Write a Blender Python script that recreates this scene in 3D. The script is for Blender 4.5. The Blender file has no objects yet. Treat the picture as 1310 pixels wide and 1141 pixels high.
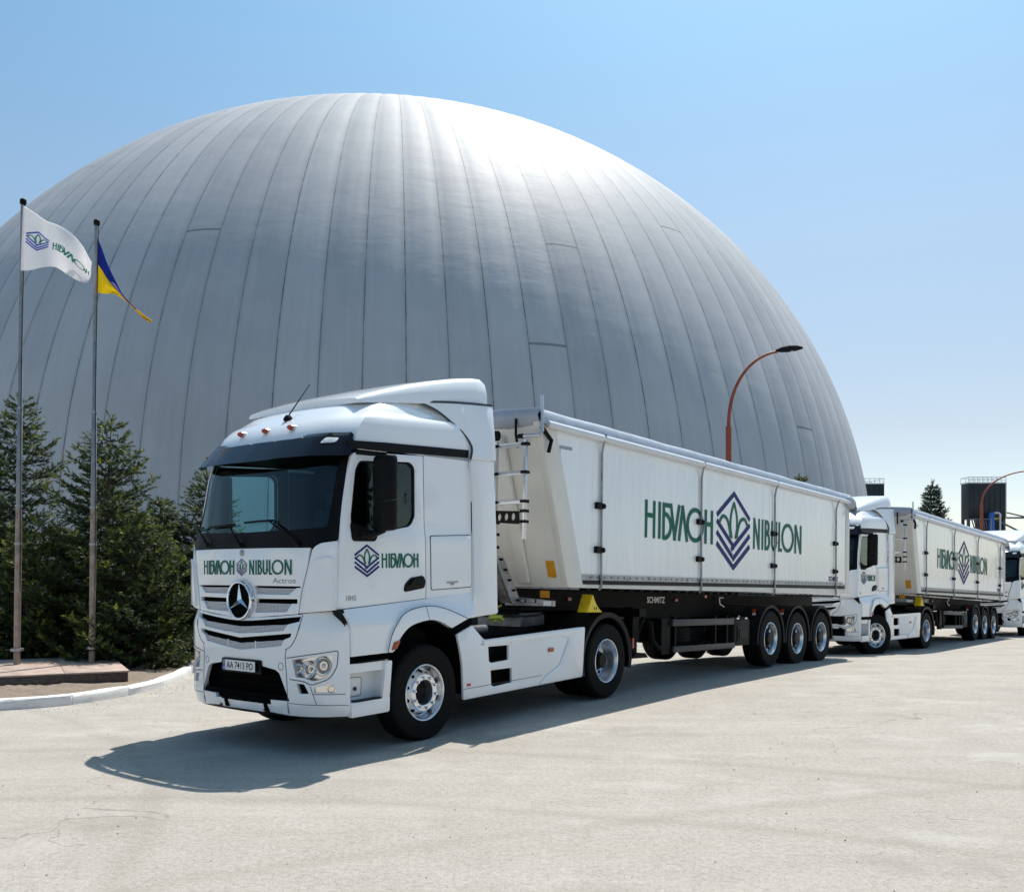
import bpy, bmesh, math, random
import numpy as np
from math import sin, cos, pi, radians
from mathutils import Vector, Matrix
random.seed(7); rng = np.random.default_rng(11)
scene = bpy.context.scene
col = scene.collection

# ------------------------------------------------------------------ terrain
GY = [-60, 9, 13.5, 18, 19, 20, 23.6, 26.4, 30.5, 33, 45, 400]
GZ = [0, 0, .045, .0, -.045, -.085, -.285, -.355, -.455, -.57, -.9, -1.2]
def ground_z(x, y):
    k = min(1.0, max(0.0, (x + 6) / 6.0))
    return float(np.interp(y, GY, GZ)) * (k if y > 9 else 1)

# ------------------------------------------------------------------ materials
def new_mat(name):
    m = bpy.data.materials.new(name); m.use_nodes = True
    nt = m.node_tree; b = nt.nodes['Principled BSDF']
    return m, nt, b
def setp(b, **k):
    for a, v in k.items():
        a = a.replace('_', ' ')
        if a in b.inputs: b.inputs[a].default_value = v
def nd(nt, t, **k):
    n = nt.nodes.new(t)
    for a, v in k.items(): setattr(n, a, v)
    return n
def ramp(nt, fac, stops):
    r = nd(nt, 'ShaderNodeValToRGB'); e = r.color_ramp.elements
    while len(e) < len(stops): e.new(.5)
    for q, (p, c) in zip(e, stops):
        q.position = p; q.color = (*c, 1) if len(c) == 3 else c
    nt.links.new(fac, r.inputs[0]); return r.outputs[0]
def noise(nt, vec, scale, detail=4, rough=.55):
    n = nd(nt, 'ShaderNodeTexNoise'); n.inputs['Scale'].default_value = scale
    n.inputs['Detail'].default_value = detail; n.inputs['Roughness'].default_value = rough
    if vec is not None: nt.links.new(vec, n.inputs['Vector'])
    return n.outputs['Fac']
def mixc(nt, fac, a, b, mode='MIX'):
    m = nd(nt, 'ShaderNodeMix', data_type='RGBA', blend_type=mode)
    for s, v in ((m.inputs[0], fac), (m.inputs[6], a), (m.inputs[7], b)):
        if hasattr(v, 'is_linked'): nt.links.new(v, s)
        else: s.default_value = v if not isinstance(v, tuple) or len(v) == 4 else (*v, 1)
    return m.outputs[2]
def mth(nt, op, a, b=0.0, c=0.0):
    m = nd(nt, 'ShaderNodeMath', operation=op)
    for s, v in zip(m.inputs, (a, b, c)):
        if hasattr(v, 'is_linked'): nt.links.new(v, s)
        else: s.default_value = v
    return m.outputs[0]
def coords(nt, kind='Object', scale=(1, 1, 1), rot=(0, 0, 0)):
    tc = nd(nt, 'ShaderNodeTexCoord'); mp = nd(nt, 'ShaderNodeMapping')
    mp.inputs['Scale'].default_value = scale; mp.inputs['Rotation'].default_value = rot
    nt.links.new(tc.outputs[kind], mp.inputs[0]); return mp.outputs[0]
def bump(nt, b, h, strength=.2, dist=.02):
    n = nd(nt, 'ShaderNodeBump'); n.inputs['Strength'].default_value = strength; n.inputs['Distance'].default_value = dist
    nt.links.new(h, n.inputs['Height']); nt.links.new(n.outputs[0], b.inputs['Normal'])

def simple(name, c, rough=.5, metal=0., var=.12, vscale=6., coat=0., bmp=0., bscale=60., spec=.5):
    m, nt, b = new_mat(name); v = coords(nt)
    n = noise(nt, v, vscale, 5)
    lo = tuple(x * (1 - var) for x in c); hi = tuple(min(1, x * (1 + var)) for x in c)
    nt.links.new(ramp(nt, n, [(.3, lo), (.7, hi)]), b.inputs['Base Color'])
    setp(b, Roughness=rough, Metallic=metal, Coat_Weight=coat, Coat_Roughness=.04, Specular_IOR_Level=spec)
    if bmp: bump(nt, b, noise(nt, v, bscale, 3), bmp, .01)
    return m
M = {}
def white_paint(name, c, rough=.28, coat=.9):
    m, nt, b = new_mat(name); v = coords(nt)
    n = noise(nt, v, 1.3, 6, .6); base = ramp(nt, n, [(.3, tuple(x * .965 for x in c)), (.65, c)])
    # road dust clinging to the lower panels
    sep = nd(nt, 'ShaderNodeSeparateXYZ'); nt.links.new(v, sep.inputs[0])
    d = mth(nt, 'SUBTRACT', 1.0, mth(nt, 'DIVIDE', sep.outputs[2], 1.1)); d = mth(nt, 'MAXIMUM', d, 0.0)
    dn = mth(nt, 'MULTIPLY', mth(nt, 'MULTIPLY', d, noise(nt, v, 9, 6, .7)), .28)
    nt.links.new(mixc(nt, dn, base, (.48, .44, .38)), b.inputs['Base Color'])
    setp(b, Roughness=rough, Coat_Weight=coat, Coat_Roughness=.03)
    bump(nt, b, noise(nt, v, 2.2, 2), .04, .01)
    return m
M['white'] = white_paint('white_paint', (.84, .865, .89))
M['whitebright'] = white_paint('white_bumper_paint', (.86, .88, .90))
M['cream'] = simple('cream_steel_paint', (.72, .70, .645), .5, 0, .05, 2.5, .1, .05, 8)
M['black'] = simple('black_plastic', (.0034, .0034, .0042), .45, 0, .3, 12, 0, .1, 200, .14)
M['chassis'] = simple('black_chassis_paint', (.0030, .0030, .0035), .55, 0, .4, 5, spec=.10)
M['matte'] = simple('matte_black', (.0028, .0028, .003), .9, 0, .3, 12, spec=.05)
M['gloss'] = simple('gloss_black', (.004, .005, .009), .1, 0, .1, 4, spec=.28)
M['darkgrey'] = simple('dark_grey_plastic', (.0065, .007, .0085), .5, 0, .2, 8, spec=.18)
M['midgrey'] = simple('grey_aluminium_guard', (.05, .05, .053), .5, .2, .15, 10)
M['cablack'] = simple('cab_interior_fabric', (.0045, .005, .006), .8, 0, .3, 10, spec=.06)
M['cabgrey'] = simple('cab_interior_grey', (.03, .03, .034), .7, 0, .2, 10, spec=.1)
M['chrome'] = simple('chrome', (.85, .86, .88), .07, 1., .03, 4)
M['reflector'] = simple('lamp_reflector', (.9, .88, .84), .14, 1., .04, 20)
M['alu'] = simple('aluminium', (.62, .64, .67), .32, .9, .08, 8)
M['rim'] = simple('wheel_rim_metal', (.78, .80, .83), .30, .92, .1, 14)
M['steel'] = simple('galvanised_steel', (.34, .35, .37), .42, .8, .25, 9)
M['tyre'] = simple('tyre_rubber', (.0042, .0040, .0043), .72, 0, .3, 14, 0, .2, 120, .14)
M['tarp'] = simple('silver_tarpaulin', (.34, .37, .43), .45, .1, .12, 3, 0, .35, 5)
M['tarplight'] = simple('pale_tarpaulin', (.66, .69, .74), .4, 0, .06, 3, 0, .25, 6)
M['tarpside'] = simple('side_tarpaulin', (.40, .46, .54), .45, 0, .10, 4, 0, .3, 9)
M['yellow'] = simple('yellow_plastic', (.80, .58, .01), .4, 0, .1, 9)
M['orange'] = simple('orange_sign', (.62, .27, .01), .5, 0, .2, 30)
M['amber'] = simple('amber_lens', (.36, .040, .004), .2, 0, .15, 30, .3)
M['red'] = simple('red_lens', (.5, .02, .015), .2, 0, .15, 30, .5)
M['clearlens'] = simple('white_lens', (.75, .75, .75), .15, .1, .15, 30, .5)
M['green'] = simple('green_lettering', (.0035, .125, .080), .5, 0, .06, 4, spec=.2)
M['blue'] = simple('blue_lettering', (.010, .012, .14), .5, 0, .06, 4, spec=.2)
M['platewhite'] = simple('number_plate_white', (.80, .80, .78), .35, 0, .04, 9)
M['plateblue'] = simple('number_plate_blue', (.02, .08, .5), .35, 0, .04, 9)
M['tape'] = simple('reflective_tape', (.30, .33, .36), .4, .2, .1, 20)
M['gap'] = simple('panel_gap', (.05, .055, .065), .7, 0, .1, 9)
M['hose'] = simple('lime_hose', (.42, .46, .05), .5, 0, .2, 9)
M['bluepart'] = simple('blue_coupling', (.02, .12, .45), .4, 0, .2, 9)

def glass(name, tint, ior=1.5, dirt=.02):
    m = bpy.data.materials.new(name); m.use_nodes = True; nt = m.node_tree; nt.nodes.clear()
    o = nd(nt, 'ShaderNodeOutputMaterial'); tr = nd(nt, 'ShaderNodeBsdfTransparent'); gl = nd(nt, 'ShaderNodeBsdfGlossy')
    tr.inputs[0].default_value = (*tint, 1); gl.inputs['Roughness'].default_value = .01
    v = coords(nt); bp = nd(nt, 'ShaderNodeBump'); bp.inputs['Strength'].default_value = .006; bp.inputs['Distance'].default_value = .02
    nt.links.new(noise(nt, v, 1.2, 2), bp.inputs['Height']); nt.links.new(bp.outputs[0], gl.inputs['Normal'])
    fr = nd(nt, 'ShaderNodeFresnel'); gm = nd(nt, 'ShaderNodeNewGeometry'); nt.links.new(mth(nt, 'ADD', ior, mth(nt, 'MULTIPLY', gm.outputs['Backfacing'], 1 / ior - ior)), fr.inputs[0])
    mx = nd(nt, 'ShaderNodeMixShader'); nt.links.new(fr.outputs[0], mx.inputs[0])
    nt.links.new(tr.outputs[0], mx.inputs[1]); nt.links.new(gl.outputs[0], mx.inputs[2])
    nt.links.new(mx.outputs[0], o.inputs[0]); return m
M['glass'] = glass('window_glass', (.80, .965, .97), 1.42)
M['lens'] = glass('lamp_glass', (.95, .95, .95))
M['visor'] = glass('smoked_visor', (.05, .06, .10))

def mesh_plate():
    m, nt, b = new_mat('perforated_grille'); v = coords(nt, 'Object')
    sep = nd(nt, 'ShaderNodeSeparateXYZ'); nt.links.new(v, sep.inputs[0])
    a = mth(nt, 'FRACT', mth(nt, 'MULTIPLY', sep.outputs[1], 52.)); c = mth(nt, 'FRACT', mth(nt, 'MULTIPLY', sep.outputs[2], 75.))
    h = mth(nt, 'MULTIPLY', mth(nt, 'GREATER_THAN', a, .3), mth(nt, 'GREATER_THAN', c, .42))
    nt.links.new(mixc(nt, h, (.62, .63, .66), (.10, .105, .12)), b.inputs['Base Color']); setp(b, Roughness=.45); return m
M['meshplate'] = mesh_plate()

def corrugated(name, c):
    # flat sheet metal pressed into faint upright waves
    m, nt, b = new_mat(name); v = coords(nt, 'Object')
    sep = nd(nt, 'ShaderNodeSeparateXYZ'); nt.links.new(v, sep.inputs[0])
    n1 = noise(nt, coords(nt, 'Object', (1.6, 1, .35)), 2.2, 3, .5); n2 = noise(nt, coords(nt, 'Object', (3.4, 1, .4)), 1.4, 3, .55)
    w = mth(nt, 'ADD', mth(nt, 'MULTIPLY', n1, .7), mth(nt, 'MULTIPLY', n2, .45))
    d = noise(nt, v, .8, 5, .6)
    nt.links.new(ramp(nt, d, [(.3, tuple(x * .95 for x in c)), (.7, c)]), b.inputs['Base Color'])
    setp(b, Roughness=.2, Coat_Weight=.7, Coat_Roughness=.05); bump(nt, b, w, .5, .05); nt.links.new(b.inputs['Normal'].links[0].from_socket, b.inputs['Coat Normal']); return m
M['panel'] = corrugated('trailer_side_sheet', (.87, .905, .925))

def concrete():
    m, nt, b = new_mat('sandy_concrete_yard'); v = coords(nt, 'Object')
    big = noise(nt, v, .22, 6, .6); mid = noise(nt, v, 1.7, 8, .65); fine = noise(nt, v, 22, 6, .7); grit = noise(nt, v, 90, 3, .7)
    c = ramp(nt, big, [(.34, (.275, .258, .232)), (.5, (.365, .347, .318)), (.66, (.46, .44, .408))])
    c = mixc(nt, .62, c, ramp(nt, mid, [(.33, (.245, .23, .208)), (.5, (.385, .367, .338)), (.66, (.50, .48, .448))]))
    c = mixc(nt, .55, c, ramp(nt, fine, [(.30, (.18, .165, .145)), (.5, (.375, .355, .325)), (.70, (.51, .488, .452))]))
    c = mixc(nt, .38, c, ramp(nt, grit, [(.34, (.155, .14, .12)), (.58, (.44, .42, .385))]))
    # long wiped streaks left by turning wheels
    st = noise(nt, coords(nt, 'Object', (.22, 1.9, 1), (0, 0, radians(-24))), .9, 6, .65)
    c = mixc(nt, ramp(nt, st, [(.5, (0, 0, 0)), (.78, (.36,) * 3)]), c, (.29, .262, .225))
    st2 = noise(nt, coords(nt, 'Object', (.16, 1.5, 1), (0, 0, radians(38))), .8, 6, .65)
    c = mixc(nt, ramp(nt, st2, [(.52, (0, 0, 0)), (.75, (.4,) * 3)]), c, (.50, .478, .44))
    # scattered pebbles and dark crumbs
    vo = nd(nt, 'ShaderNodeTexVoronoi'); vo.inputs['Scale'].default_value = 26; nt.links.new(v, vo.inputs['Vector'])
    patch = noise(nt, v, .9, 3, .6)
    sp = mth(nt, 'MULTIPLY', mth(nt, 'LESS_THAN', vo.outputs['Distance'], .13), mth(nt, 'GREATER_THAN', patch, .53))
    c = mixc(nt, mth(nt, 'MULTIPLY', sp, .55), c, (.17, .14, .11))
    vo2 = nd(nt, 'ShaderNodeTexVoronoi'); vo2.inputs['Scale'].default_value = 7; nt.links.new(v, vo2.inputs['Vector'])
    sp2 = mth(nt, 'LESS_THAN', vo2.outputs['Distance'], .045)
    c = mixc(nt, mth(nt, 'MULTIPLY', sp2, .6), c, (.11, .095, .08))
    # hairline cracks, oil drips, tyre arcs
    wv = nd(nt, 'ShaderNodeMapping'); nt.links.new(v, wv.inputs[0]); jit = nd(nt, 'ShaderNodeTexNoise'); jit.inputs['Scale'].default_value = .9; jit.inputs['Detail'].default_value = 5; nt.links.new(v, jit.inputs['Vector'])
    wp = nd(nt, 'ShaderNodeVectorMath', operation='MULTIPLY_ADD'); nt.links.new(jit.outputs['Color'], wp.inputs[0]); wp.inputs[1].default_value = (1.6, 1.6, 0); nt.links.new(v, wp.inputs[2])
    cr = nd(nt, 'ShaderNodeTexVoronoi', feature='DISTANCE_TO_EDGE'); cr.inputs['Scale'].default_value = .21; nt.links.new(wp.outputs[0], cr.inputs['Vector'])
    crk = mth(nt, 'MULTIPLY', mth(nt, 'LESS_THAN', cr.outputs['Distance'], .0013), mth(nt, 'GREATER_THAN', noise(nt, v, .35, 3), .54))
    c = mixc(nt, mth(nt, 'MULTIPLY', crk, .42), c, (.15, .135, .115))
    oil = ramp(nt, noise(nt, v, .55, 4, .62), [(.58, (0, 0, 0)), (.72, (.6,) * 3)]); c = mixc(nt, oil, c, (.245, .228, .205))
    pale = ramp(nt, noise(nt, coords(nt, 'Object', (.7, 1.1, 1), (0, 0, .5)), .8, 6, .7), [(.55, (0, 0, 0)), (.70, (.6,) * 3)]); c = mixc(nt, pale, c, (.50, .487, .46))
    for cx_, cy_, r_, w_, a_ in ((-3.0, -6.0, 13.6, .16, .34), (-3.0, -6.0, 15.7, .17, .34), (9., -14., 20.5, .15, .26), (9., -14., 22.5, .16, .26), (-14., 3., 12.2, .16, .3)):
        sp_ = nd(nt, 'ShaderNodeVectorMath', operation='DISTANCE'); nt.links.new(wp.outputs[0] if False else v, sp_.inputs[0]); sp_.inputs[1].default_value = (cx_, cy_, 0)
        dd = mth(nt, 'ABSOLUTE', mth(nt, 'SUBTRACT', mth(nt, 'ADD', sp_.outputs['Value'], mth(nt, 'MULTIPLY', big, .5)), r_)); bd = mth(nt, 'MULTIPLY', mth(nt, 'SUBTRACT', 1., mth(nt, 'MINIMUM', mth(nt, 'DIVIDE', dd, w_), 1.)), mth(nt, 'MULTIPLY', mid, a_ * 1.6))
        c = mixc(nt, bd, c, (.22, .20, .17))
    c = mixc(nt, 1., c, (1.0, .985, .975), 'MULTIPLY')
    nt.links.new(c, b.inputs['Base Color']); setp(b, Roughness=.92, Specular_IOR_Level=.25)
    hh = mth(nt, 'ADD', mth(nt, 'MULTIPLY', mid, .6), mth(nt, 'MULTIPLY', fine, .5)); hh = mth(nt, 'ADD', hh, mth(nt, 'MULTIPLY', grit, .25))
    bump(nt, b, hh, .55, .026); return m
M['concrete'] = concrete()
def soil():
    m, nt, b = new_mat('dry_soil'); v = coords(nt)
    n = noise(nt, v, 3.5, 8, .7); f = noise(nt, v, 30, 5, .7)
    c = mixc(nt, .5, ramp(nt, n, [(.3, (.16, .12, .085)), (.7, (.36, .29, .225))]), ramp(nt, f, [(.3, (.12, .09, .065)), (.7, (.42, .35, .28))]))
    nt.links.new(c, b.inputs['Base Color']); setp(b, Roughness=.95); bump(nt, b, mth(nt, 'ADD', n, f), .8, .05); return m
M['soil'] = soil()
def kerbmat():
    m, nt, b = new_mat('whitewashed_kerb'); v = coords(nt)
    n = noise(nt, v, 5, 8, .72); f = noise(nt, v, 40, 4, .7)
    c = mixc(nt, ramp(nt, n, [(.56, (0, 0, 0)), (.70, (1, 1, 1))]), (.74, .74, .73), (.40, .37, .33))
    nt.links.new(c, b.inputs['Base Color']); setp(b, Roughness=.8); bump(nt, b, mth(nt, 'ADD', n, f), .4, .02); return m
M['kerb'] = kerbmat()
M['stonetop'] = simple('plinth_slab_stone', (.40, .30, .25), .65, 0, .25, 4, 0, .25, 30)
M['stoneside'] = simple('dark_red_granite', (.055, .033, .03), .35, 0, .6, 14, .2, .1, 40)
M['polesteel'] = simple('weathered_pole_steel', (.30, .24, .20), .45, .35, .35, 7)
M['poletop'] = simple('polished_pole_steel', (.27, .27, .28), .4, .45, .2, 7)
M['rust'] = simple('red_oxide_paint', (.26, .055, .022), .55, 0, .3, 8, 0, .1, 40)
M['lampgrey'] = simple('lamp_head_grey', (.010, .012, .016), .85, .0, .2, 8, spec=.1)
M['tower'] = simple('dark_green_silo_steel', (.018, .024, .03), .55, .2, .3, .8, 0, .1, 6)
M['towersteel'] = simple('tower_steelwork', (.10, .11, .13), .5, .4, .3, 3)
M['towerrail'] = simple('pale_railing', (.55, .58, .62), .5, .3, .1, 3)
M['towerblue'] = simple('blue_vessel', (.03, .12, .42), .45, .1, .2, 3)
M['bark'] = simple('spruce_bark', (.10, .068, .045), .9, 0, .4, 14, 0, .6, 40)
M['flagwhite'] = simple('white_flag_cloth', (.88, .88, .90), .7, 0, .03, 4)
M['flagblue'] = simple('blue_flag_cloth', (.016, .045, .36), .7, 0, .08, 6)
M['flagyellow'] = simple('yellow_flag_cloth', (.88, .70, .012), .7, 0, .06, 6)
M['flagprint'] = simple('flag_print_blue', (.06, .12, .50), .7, 0, .06, 6)
M['flaggreen'] = simple('flag_print_green', (.02, .25, .20), .7, 0, .06, 6)
for k in ('flagwhite', 'flagyellow', 'flagblue'):
    b = M[k].node_tree.nodes['Principled BSDF']; nt = M[k].node_tree
    tl = nd(nt, 'ShaderNodeBsdfTranslucent'); src = b.inputs['Base Color'].links[0].from_socket; nt.links.new(src, tl.inputs[0])
    mx = nd(nt, 'ShaderNodeMixShader'); mx.inputs[0].default_value = .5
    nt.links.new(b.outputs[0], mx.inputs[1]); nt.links.new(tl.outputs[0], mx.inputs[2])
    nt.links.new(mx.outputs[0], nt.nodes['Material Output'].inputs[0])
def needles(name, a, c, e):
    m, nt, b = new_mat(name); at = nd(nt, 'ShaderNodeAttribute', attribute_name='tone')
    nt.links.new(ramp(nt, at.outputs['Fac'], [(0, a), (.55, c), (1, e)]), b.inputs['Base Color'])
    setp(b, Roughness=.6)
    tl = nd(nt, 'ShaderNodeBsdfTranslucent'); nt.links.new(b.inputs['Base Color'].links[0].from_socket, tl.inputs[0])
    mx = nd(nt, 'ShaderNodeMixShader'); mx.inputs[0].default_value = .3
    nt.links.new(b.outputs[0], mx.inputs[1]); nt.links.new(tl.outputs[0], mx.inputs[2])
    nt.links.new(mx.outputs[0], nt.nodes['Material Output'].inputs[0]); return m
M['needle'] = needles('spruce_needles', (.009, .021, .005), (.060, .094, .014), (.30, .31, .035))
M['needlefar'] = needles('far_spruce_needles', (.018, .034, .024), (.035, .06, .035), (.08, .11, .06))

def dome_mat():
    m, nt, b = new_mat('grey_membrane'); tc = nd(nt, 'ShaderNodeTexCoord')
    sep = nd(nt, 'ShaderNodeSeparateXYZ'); nt.links.new(tc.outputs['UV'], sep.inputs[0])
    U, Vv = sep.outputs[0], sep.outputs[1]              # U in gores, V 0..1 up the meridian
    fr = mth(nt, 'FRACT', U); gid = mth(nt, 'FLOOR', U)
    d = mth(nt, 'MINIMUM', fr, mth(nt, 'SUBTRACT', 1., fr))
    vo = coords(nt, 'Object')
    wob = noise(nt, vo, 1.6, 4, .6)
    # a welded seam down every gore, thinner or fainter in places
    wid = mth(nt, 'MULTIPLY', mth(nt, 'POWER', wob, 1.6), .042)
    wn = nd(nt, 'ShaderNodeTexWhiteNoise', noise_dimensions='1D'); nt.links.new(mth(nt, 'FLOOR', mth(nt, 'ADD', U, .5)), wn.inputs['W'])
    strong = mth(nt, 'ADD', mth(nt, 'MULTIPLY', wn.outputs['Value'], .35), .65)
    seam = mth(nt, 'MULTIPLY', mth(nt, 'LESS_THAN', d, wid), strong)
    # cross joints in a few gores
    w2 = nd(nt, 'ShaderNodeTexWhiteNoise', noise_dimensions='1D'); nt.links.new(mth(nt, 'ADD', gid, 31.7), w2.inputs['W'])
    w3 = nd(nt, 'ShaderNodeTexWhiteNoise', noise_dimensions='1D'); nt.links.new(mth(nt, 'ADD', gid, 77.3), w3.inputs['W'])
    cj = mth(nt, 'LESS_THAN', mth(nt, 'ABSOLUTE', mth(nt, 'SUBTRACT', Vv, mth(nt, 'MULTIPLY', w2.outputs['Value'], .8))), .0012)
    cj = mth(nt, 'MULTIPLY', cj, mth(nt, 'LESS_THAN', w3.outputs['Value'], .30))
    line = mth(nt, 'MAXIMUM', seam, mth(nt, 'MULTIPLY', cj, .8))
    # dirt runs down the skin, panel to panel tone change
    uv = nd(nt, 'ShaderNodeMapping'); uv.inputs['Scale'].default_value = (2.4, 5., 1); nt.links.new(tc.outputs['UV'], uv.inputs[0])
    run = noise(nt, uv.outputs[0], 2.0, 6, .65)
    w4 = nd(nt, 'ShaderNodeTexWhiteNoise', noise_dimensions='1D'); nt.links.new(gid, w4.inputs['W'])
    tone = mth(nt, 'ADD', mth(nt, 'MULTIPLY', run, .35), mth(nt, 'MULTIPLY', w4.outputs['Value'], .16))
    tone = mth(nt, 'ADD', tone, mth(nt, 'MULTIPLY', noise(nt, vo, .35, 5, .6), .5))
    c = ramp(nt, tone, [(.2, (.335, .352, .378)), (.5, (.44, .458, .482)), (.78, (.53, .545, .562))])
    halo = ramp(nt, d, [(0, (.55,) * 3), (.10, (0, 0, 0))])
    c = mixc(nt, mth(nt, 'MULTIPLY', halo, mth(nt, 'MULTIPLY', run, .7)), c, (.20, .20, .205))
    c = mixc(nt, mth(nt, 'MULTIPLY', line, .72), c, (.085, .088, .095))
    nt.links.new(c, b.inputs['Base Color'])
    setp(b, Roughness=.62, Metallic=.05, Specular_IOR_Level=.17)
    wr = nd(nt, 'ShaderNodeMapping'); wr.inputs['Scale'].default_value = (.5, .5, 1.4); nt.links.new(tc.outputs['Object'], wr.inputs[0])
    hgt = mth(nt, 'ADD', noise(nt, wr.outputs[0], 1.1, 4, .55), mth(nt, 'MULTIPLY', noise(nt, vo, 6, 3, .6), .15))
    hgt = mth(nt, 'SUBTRACT', hgt, mth(nt, 'MULTIPLY', seam, .25))
    bump(nt, b, hgt, .16, .10); return m
M['dome'] = dome_mat()

# ------------------------------------------------------------------ mesh helpers
def L(s, t, z): return (-s, t, z)           # vehicle frame: s back, t to its left side, z up
class MB:
    def __init__(s): s.v = []; s.f = []; s.m = []
    def add(s, v, f, mi=0):
        o = len(s.v); s.v += [tuple(map(float, p)) for p in v]; s.f += [tuple(i + o for i in q) for q in f]; s.m += [mi] * len(f); return s
    def build(s, name, mats, parent=None, loc=None, angle=38, bev=0., label=None, recalc=True, fields=None):
        me = bpy.data.meshes.new(name); me.from_pydata(s.v, [], s.f)
        if not isinstance(mats, (list, tuple)): mats = [mats]
        for x in mats: me.materials.append(M[x] if isinstance(x, str) else x)
        me.polygons.foreach_set('material_index', s.m)
        if recalc or bev:
            bm = bmesh.new(); bm.from_mesh(me)
            if recalc: bmesh.ops.recalc_face_normals(bm, faces=bm.faces)
            if bev:
                ed = [e for e in bm.edges if len(e.link_faces) == 2 and e.calc_face_angle(0) > radians(48)]
                bmesh.ops.bevel(bm, geom=ed, offset=bev, segments=2, profile=.5, affect='EDGES', clamp_overlap=True)
            bm.to_mesh(me); bm.free()
        me.polygons.foreach_set('use_smooth', [True] * len(me.polygons))
        me.set_sharp_from_angle(angle=radians(angle)); me.update()
        ob = bpy.data.objects.new(name, me); col.objects.link(ob)
        if parent is not None: ob.parent = parent
        if loc is not None: ob.location = loc
        if label: ob['label'] = label
        return ob
    def box(s, a, b, conv=None, mi=0):
        (x0, y0, z0), (x1, y1, z1) = a, b
        v = [(x, y, z) for x in (x0, x1) for y in (y0, y1) for z in (z0, z1)]
        if conv: v = [conv(*p) for p in v]
        return s.add(v, [(0, 1, 3, 2), (4, 6, 7, 5), (0, 4, 5, 1), (2, 3, 7, 6), (0, 2, 6, 4), (1, 5, 7, 3)], mi)
    def tube(s, pts, r, n=8, conv=None, mi=0, cap=True):
        P = [Vector(conv(*p) if conv else p) for p in pts]; rr = r if isinstance(r, (list, tuple)) else [r] * len(P)
        v = []; f = []; up = None
        for i, p in enumerate(P):
            d = (P[min(i + 1, len(P) - 1)] - P[max(i - 1, 0)]).normalized()
            if up is None: up = d.orthogonal().normalized()
            up = (up - d * up.dot(d)).normalized(); q = d.cross(up)
            for k in range(n):
                a = 2 * pi * k / n; v.append(p + (up * cos(a) + q * sin(a)) * rr[i])
        for i in range(len(P) - 1):
            for k in range(n):
                k2 = (k + 1) % n; f.append((i * n + k, i * n + k2, (i + 1) * n + k2, (i + 1) * n + k))
        if cap: f.append(tuple(range(n))[::-1]); f.append(tuple((len(P) - 1) * n + k for k in range(n)))
        return s.add(v, f, mi)
    def lathe(s, prof, n=32, axis='y', c=(0, 0, 0), mi=0, a0=0., a1=2 * pi, conv=None):
        # prof: list of (r, h) ; revolved about the axis
        full = abs(a1 - a0 - 2 * pi) < 1e-6; m = n if full else n + 1; v = []; f = []
        for k in range(m):
            a = a0 + (a1 - a0) * k / n; ca, sa = cos(a), sin(a)
            for r, h in prof:
                p = {'y': (r * ca, h, r * sa), 'z': (r * ca, r * sa, h), 'x': (h, r * ca, r * sa)}[axis]
                p = (p[0] + c[0], p[1] + c[1], p[2] + c[2]); v.append(conv(*p) if conv else p)
        q = len(prof)
        for k in range(n):
            k2 = (k + 1) % m
            for j in range(q - 1): f.append((k * q + j, k * q + j + 1, k2 * q + j + 1, k2 * q + j))
        return s.add(v, f, mi)
    def prism(s, poly, mapf, d0, d1, mi=0):
        n = len(poly); v = [mapf(a, b, d0) for a, b in poly] + [mapf(a, b, d1) for a, b in poly]
        f = [tuple(range(n))[::-1], tuple(range(n, 2 * n))] + [(i, (i + 1) % n, n + (i + 1) % n, n + i) for i in range(n)]
        return s.add(v, f, mi)
    def sheet(s, outline, mapf, off=0., thick=.01, holes=(), du=0., dv=0., mi=0):
        bm = bmesh.new()
        for poly in (outline, *holes):
            vs = [bm.verts.new((p[0], p[1], 0)) for p in poly]
            for i in range(len(vs)): bm.edges.new((vs[i], vs[(i + 1) % len(vs)]))
        bmesh.ops.triangle_fill(bm, use_beauty=True, use_dissolve=False, edges=bm.edges[:])
        xs = [p[0] for p in outline]; ys = [p[1] for p in outline]
        for d, lo, hi, no in ((du, min(xs), max(xs), (1, 0, 0)), (dv, min(ys), max(ys), (0, 1, 0))):
            if not d: continue
            n = int((hi - lo) / d)
            for k in range(1, n + 1):
                c = lo + (hi - lo) * k / (n + 1)
                bmesh.ops.bisect_plane(bm, geom=bm.verts[:] + bm.edges[:] + bm.faces[:], plane_co=(no[0] * c, no[1] * c, 0), plane_no=no, dist=1e-5)
        bmesh.ops.recalc_face_normals(bm, faces=bm.faces)
        bm.verts.index_update(); n = len(bm.verts)
        v = [mapf(q.co.x, q.co.y, off) for q in bm.verts] + [mapf(q.co.x, q.co.y, off - thick) for q in bm.verts]; f = []
        for q in bm.faces:
            i = [w.index for w in q.verts]
            if q.normal.z < 0: i = i[::-1]
            f.append(tuple(i)); f.append(tuple(n + k for k in i[::-1]))
        for e in bm.edges:
            if len(e.link_faces) == 1:
                a, b = e.verts[0].index, e.verts[1].index; f.append((a, b, n + b, n + a))
        bm.free(); return s.add(v, f, mi)
def rnd(pts, r, n=5):
    # round the corners of a polygon; r one number or one per corner
    out = []; N = len(pts); rr = r if isinstance(r, (list, tuple)) else [r] * N
    for i in range(N):
        p = Vector(pts[i]); a = Vector(pts[i - 1]) - p; b = Vector(pts[(i + 1) % N]) - p
        q = min(rr[i], a.length * .48, b.length * .48)
        if q <= 1e-5: out.append(tuple(p)); continue
        a = p + a.normalized() * q; b = p + b.normalized() * q
        for k in range(n + 1):
            w = k / n; out.append(tuple(a * (1 - w) ** 2 + p * 2 * w * (1 - w) + b * w * w))
    return out
def mir(half):
    # mirror a half outline given from the centre line outwards
    return [(-a, b) for a, b in half[::-1] if abs(a) > 1e-6] + list(half)
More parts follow.
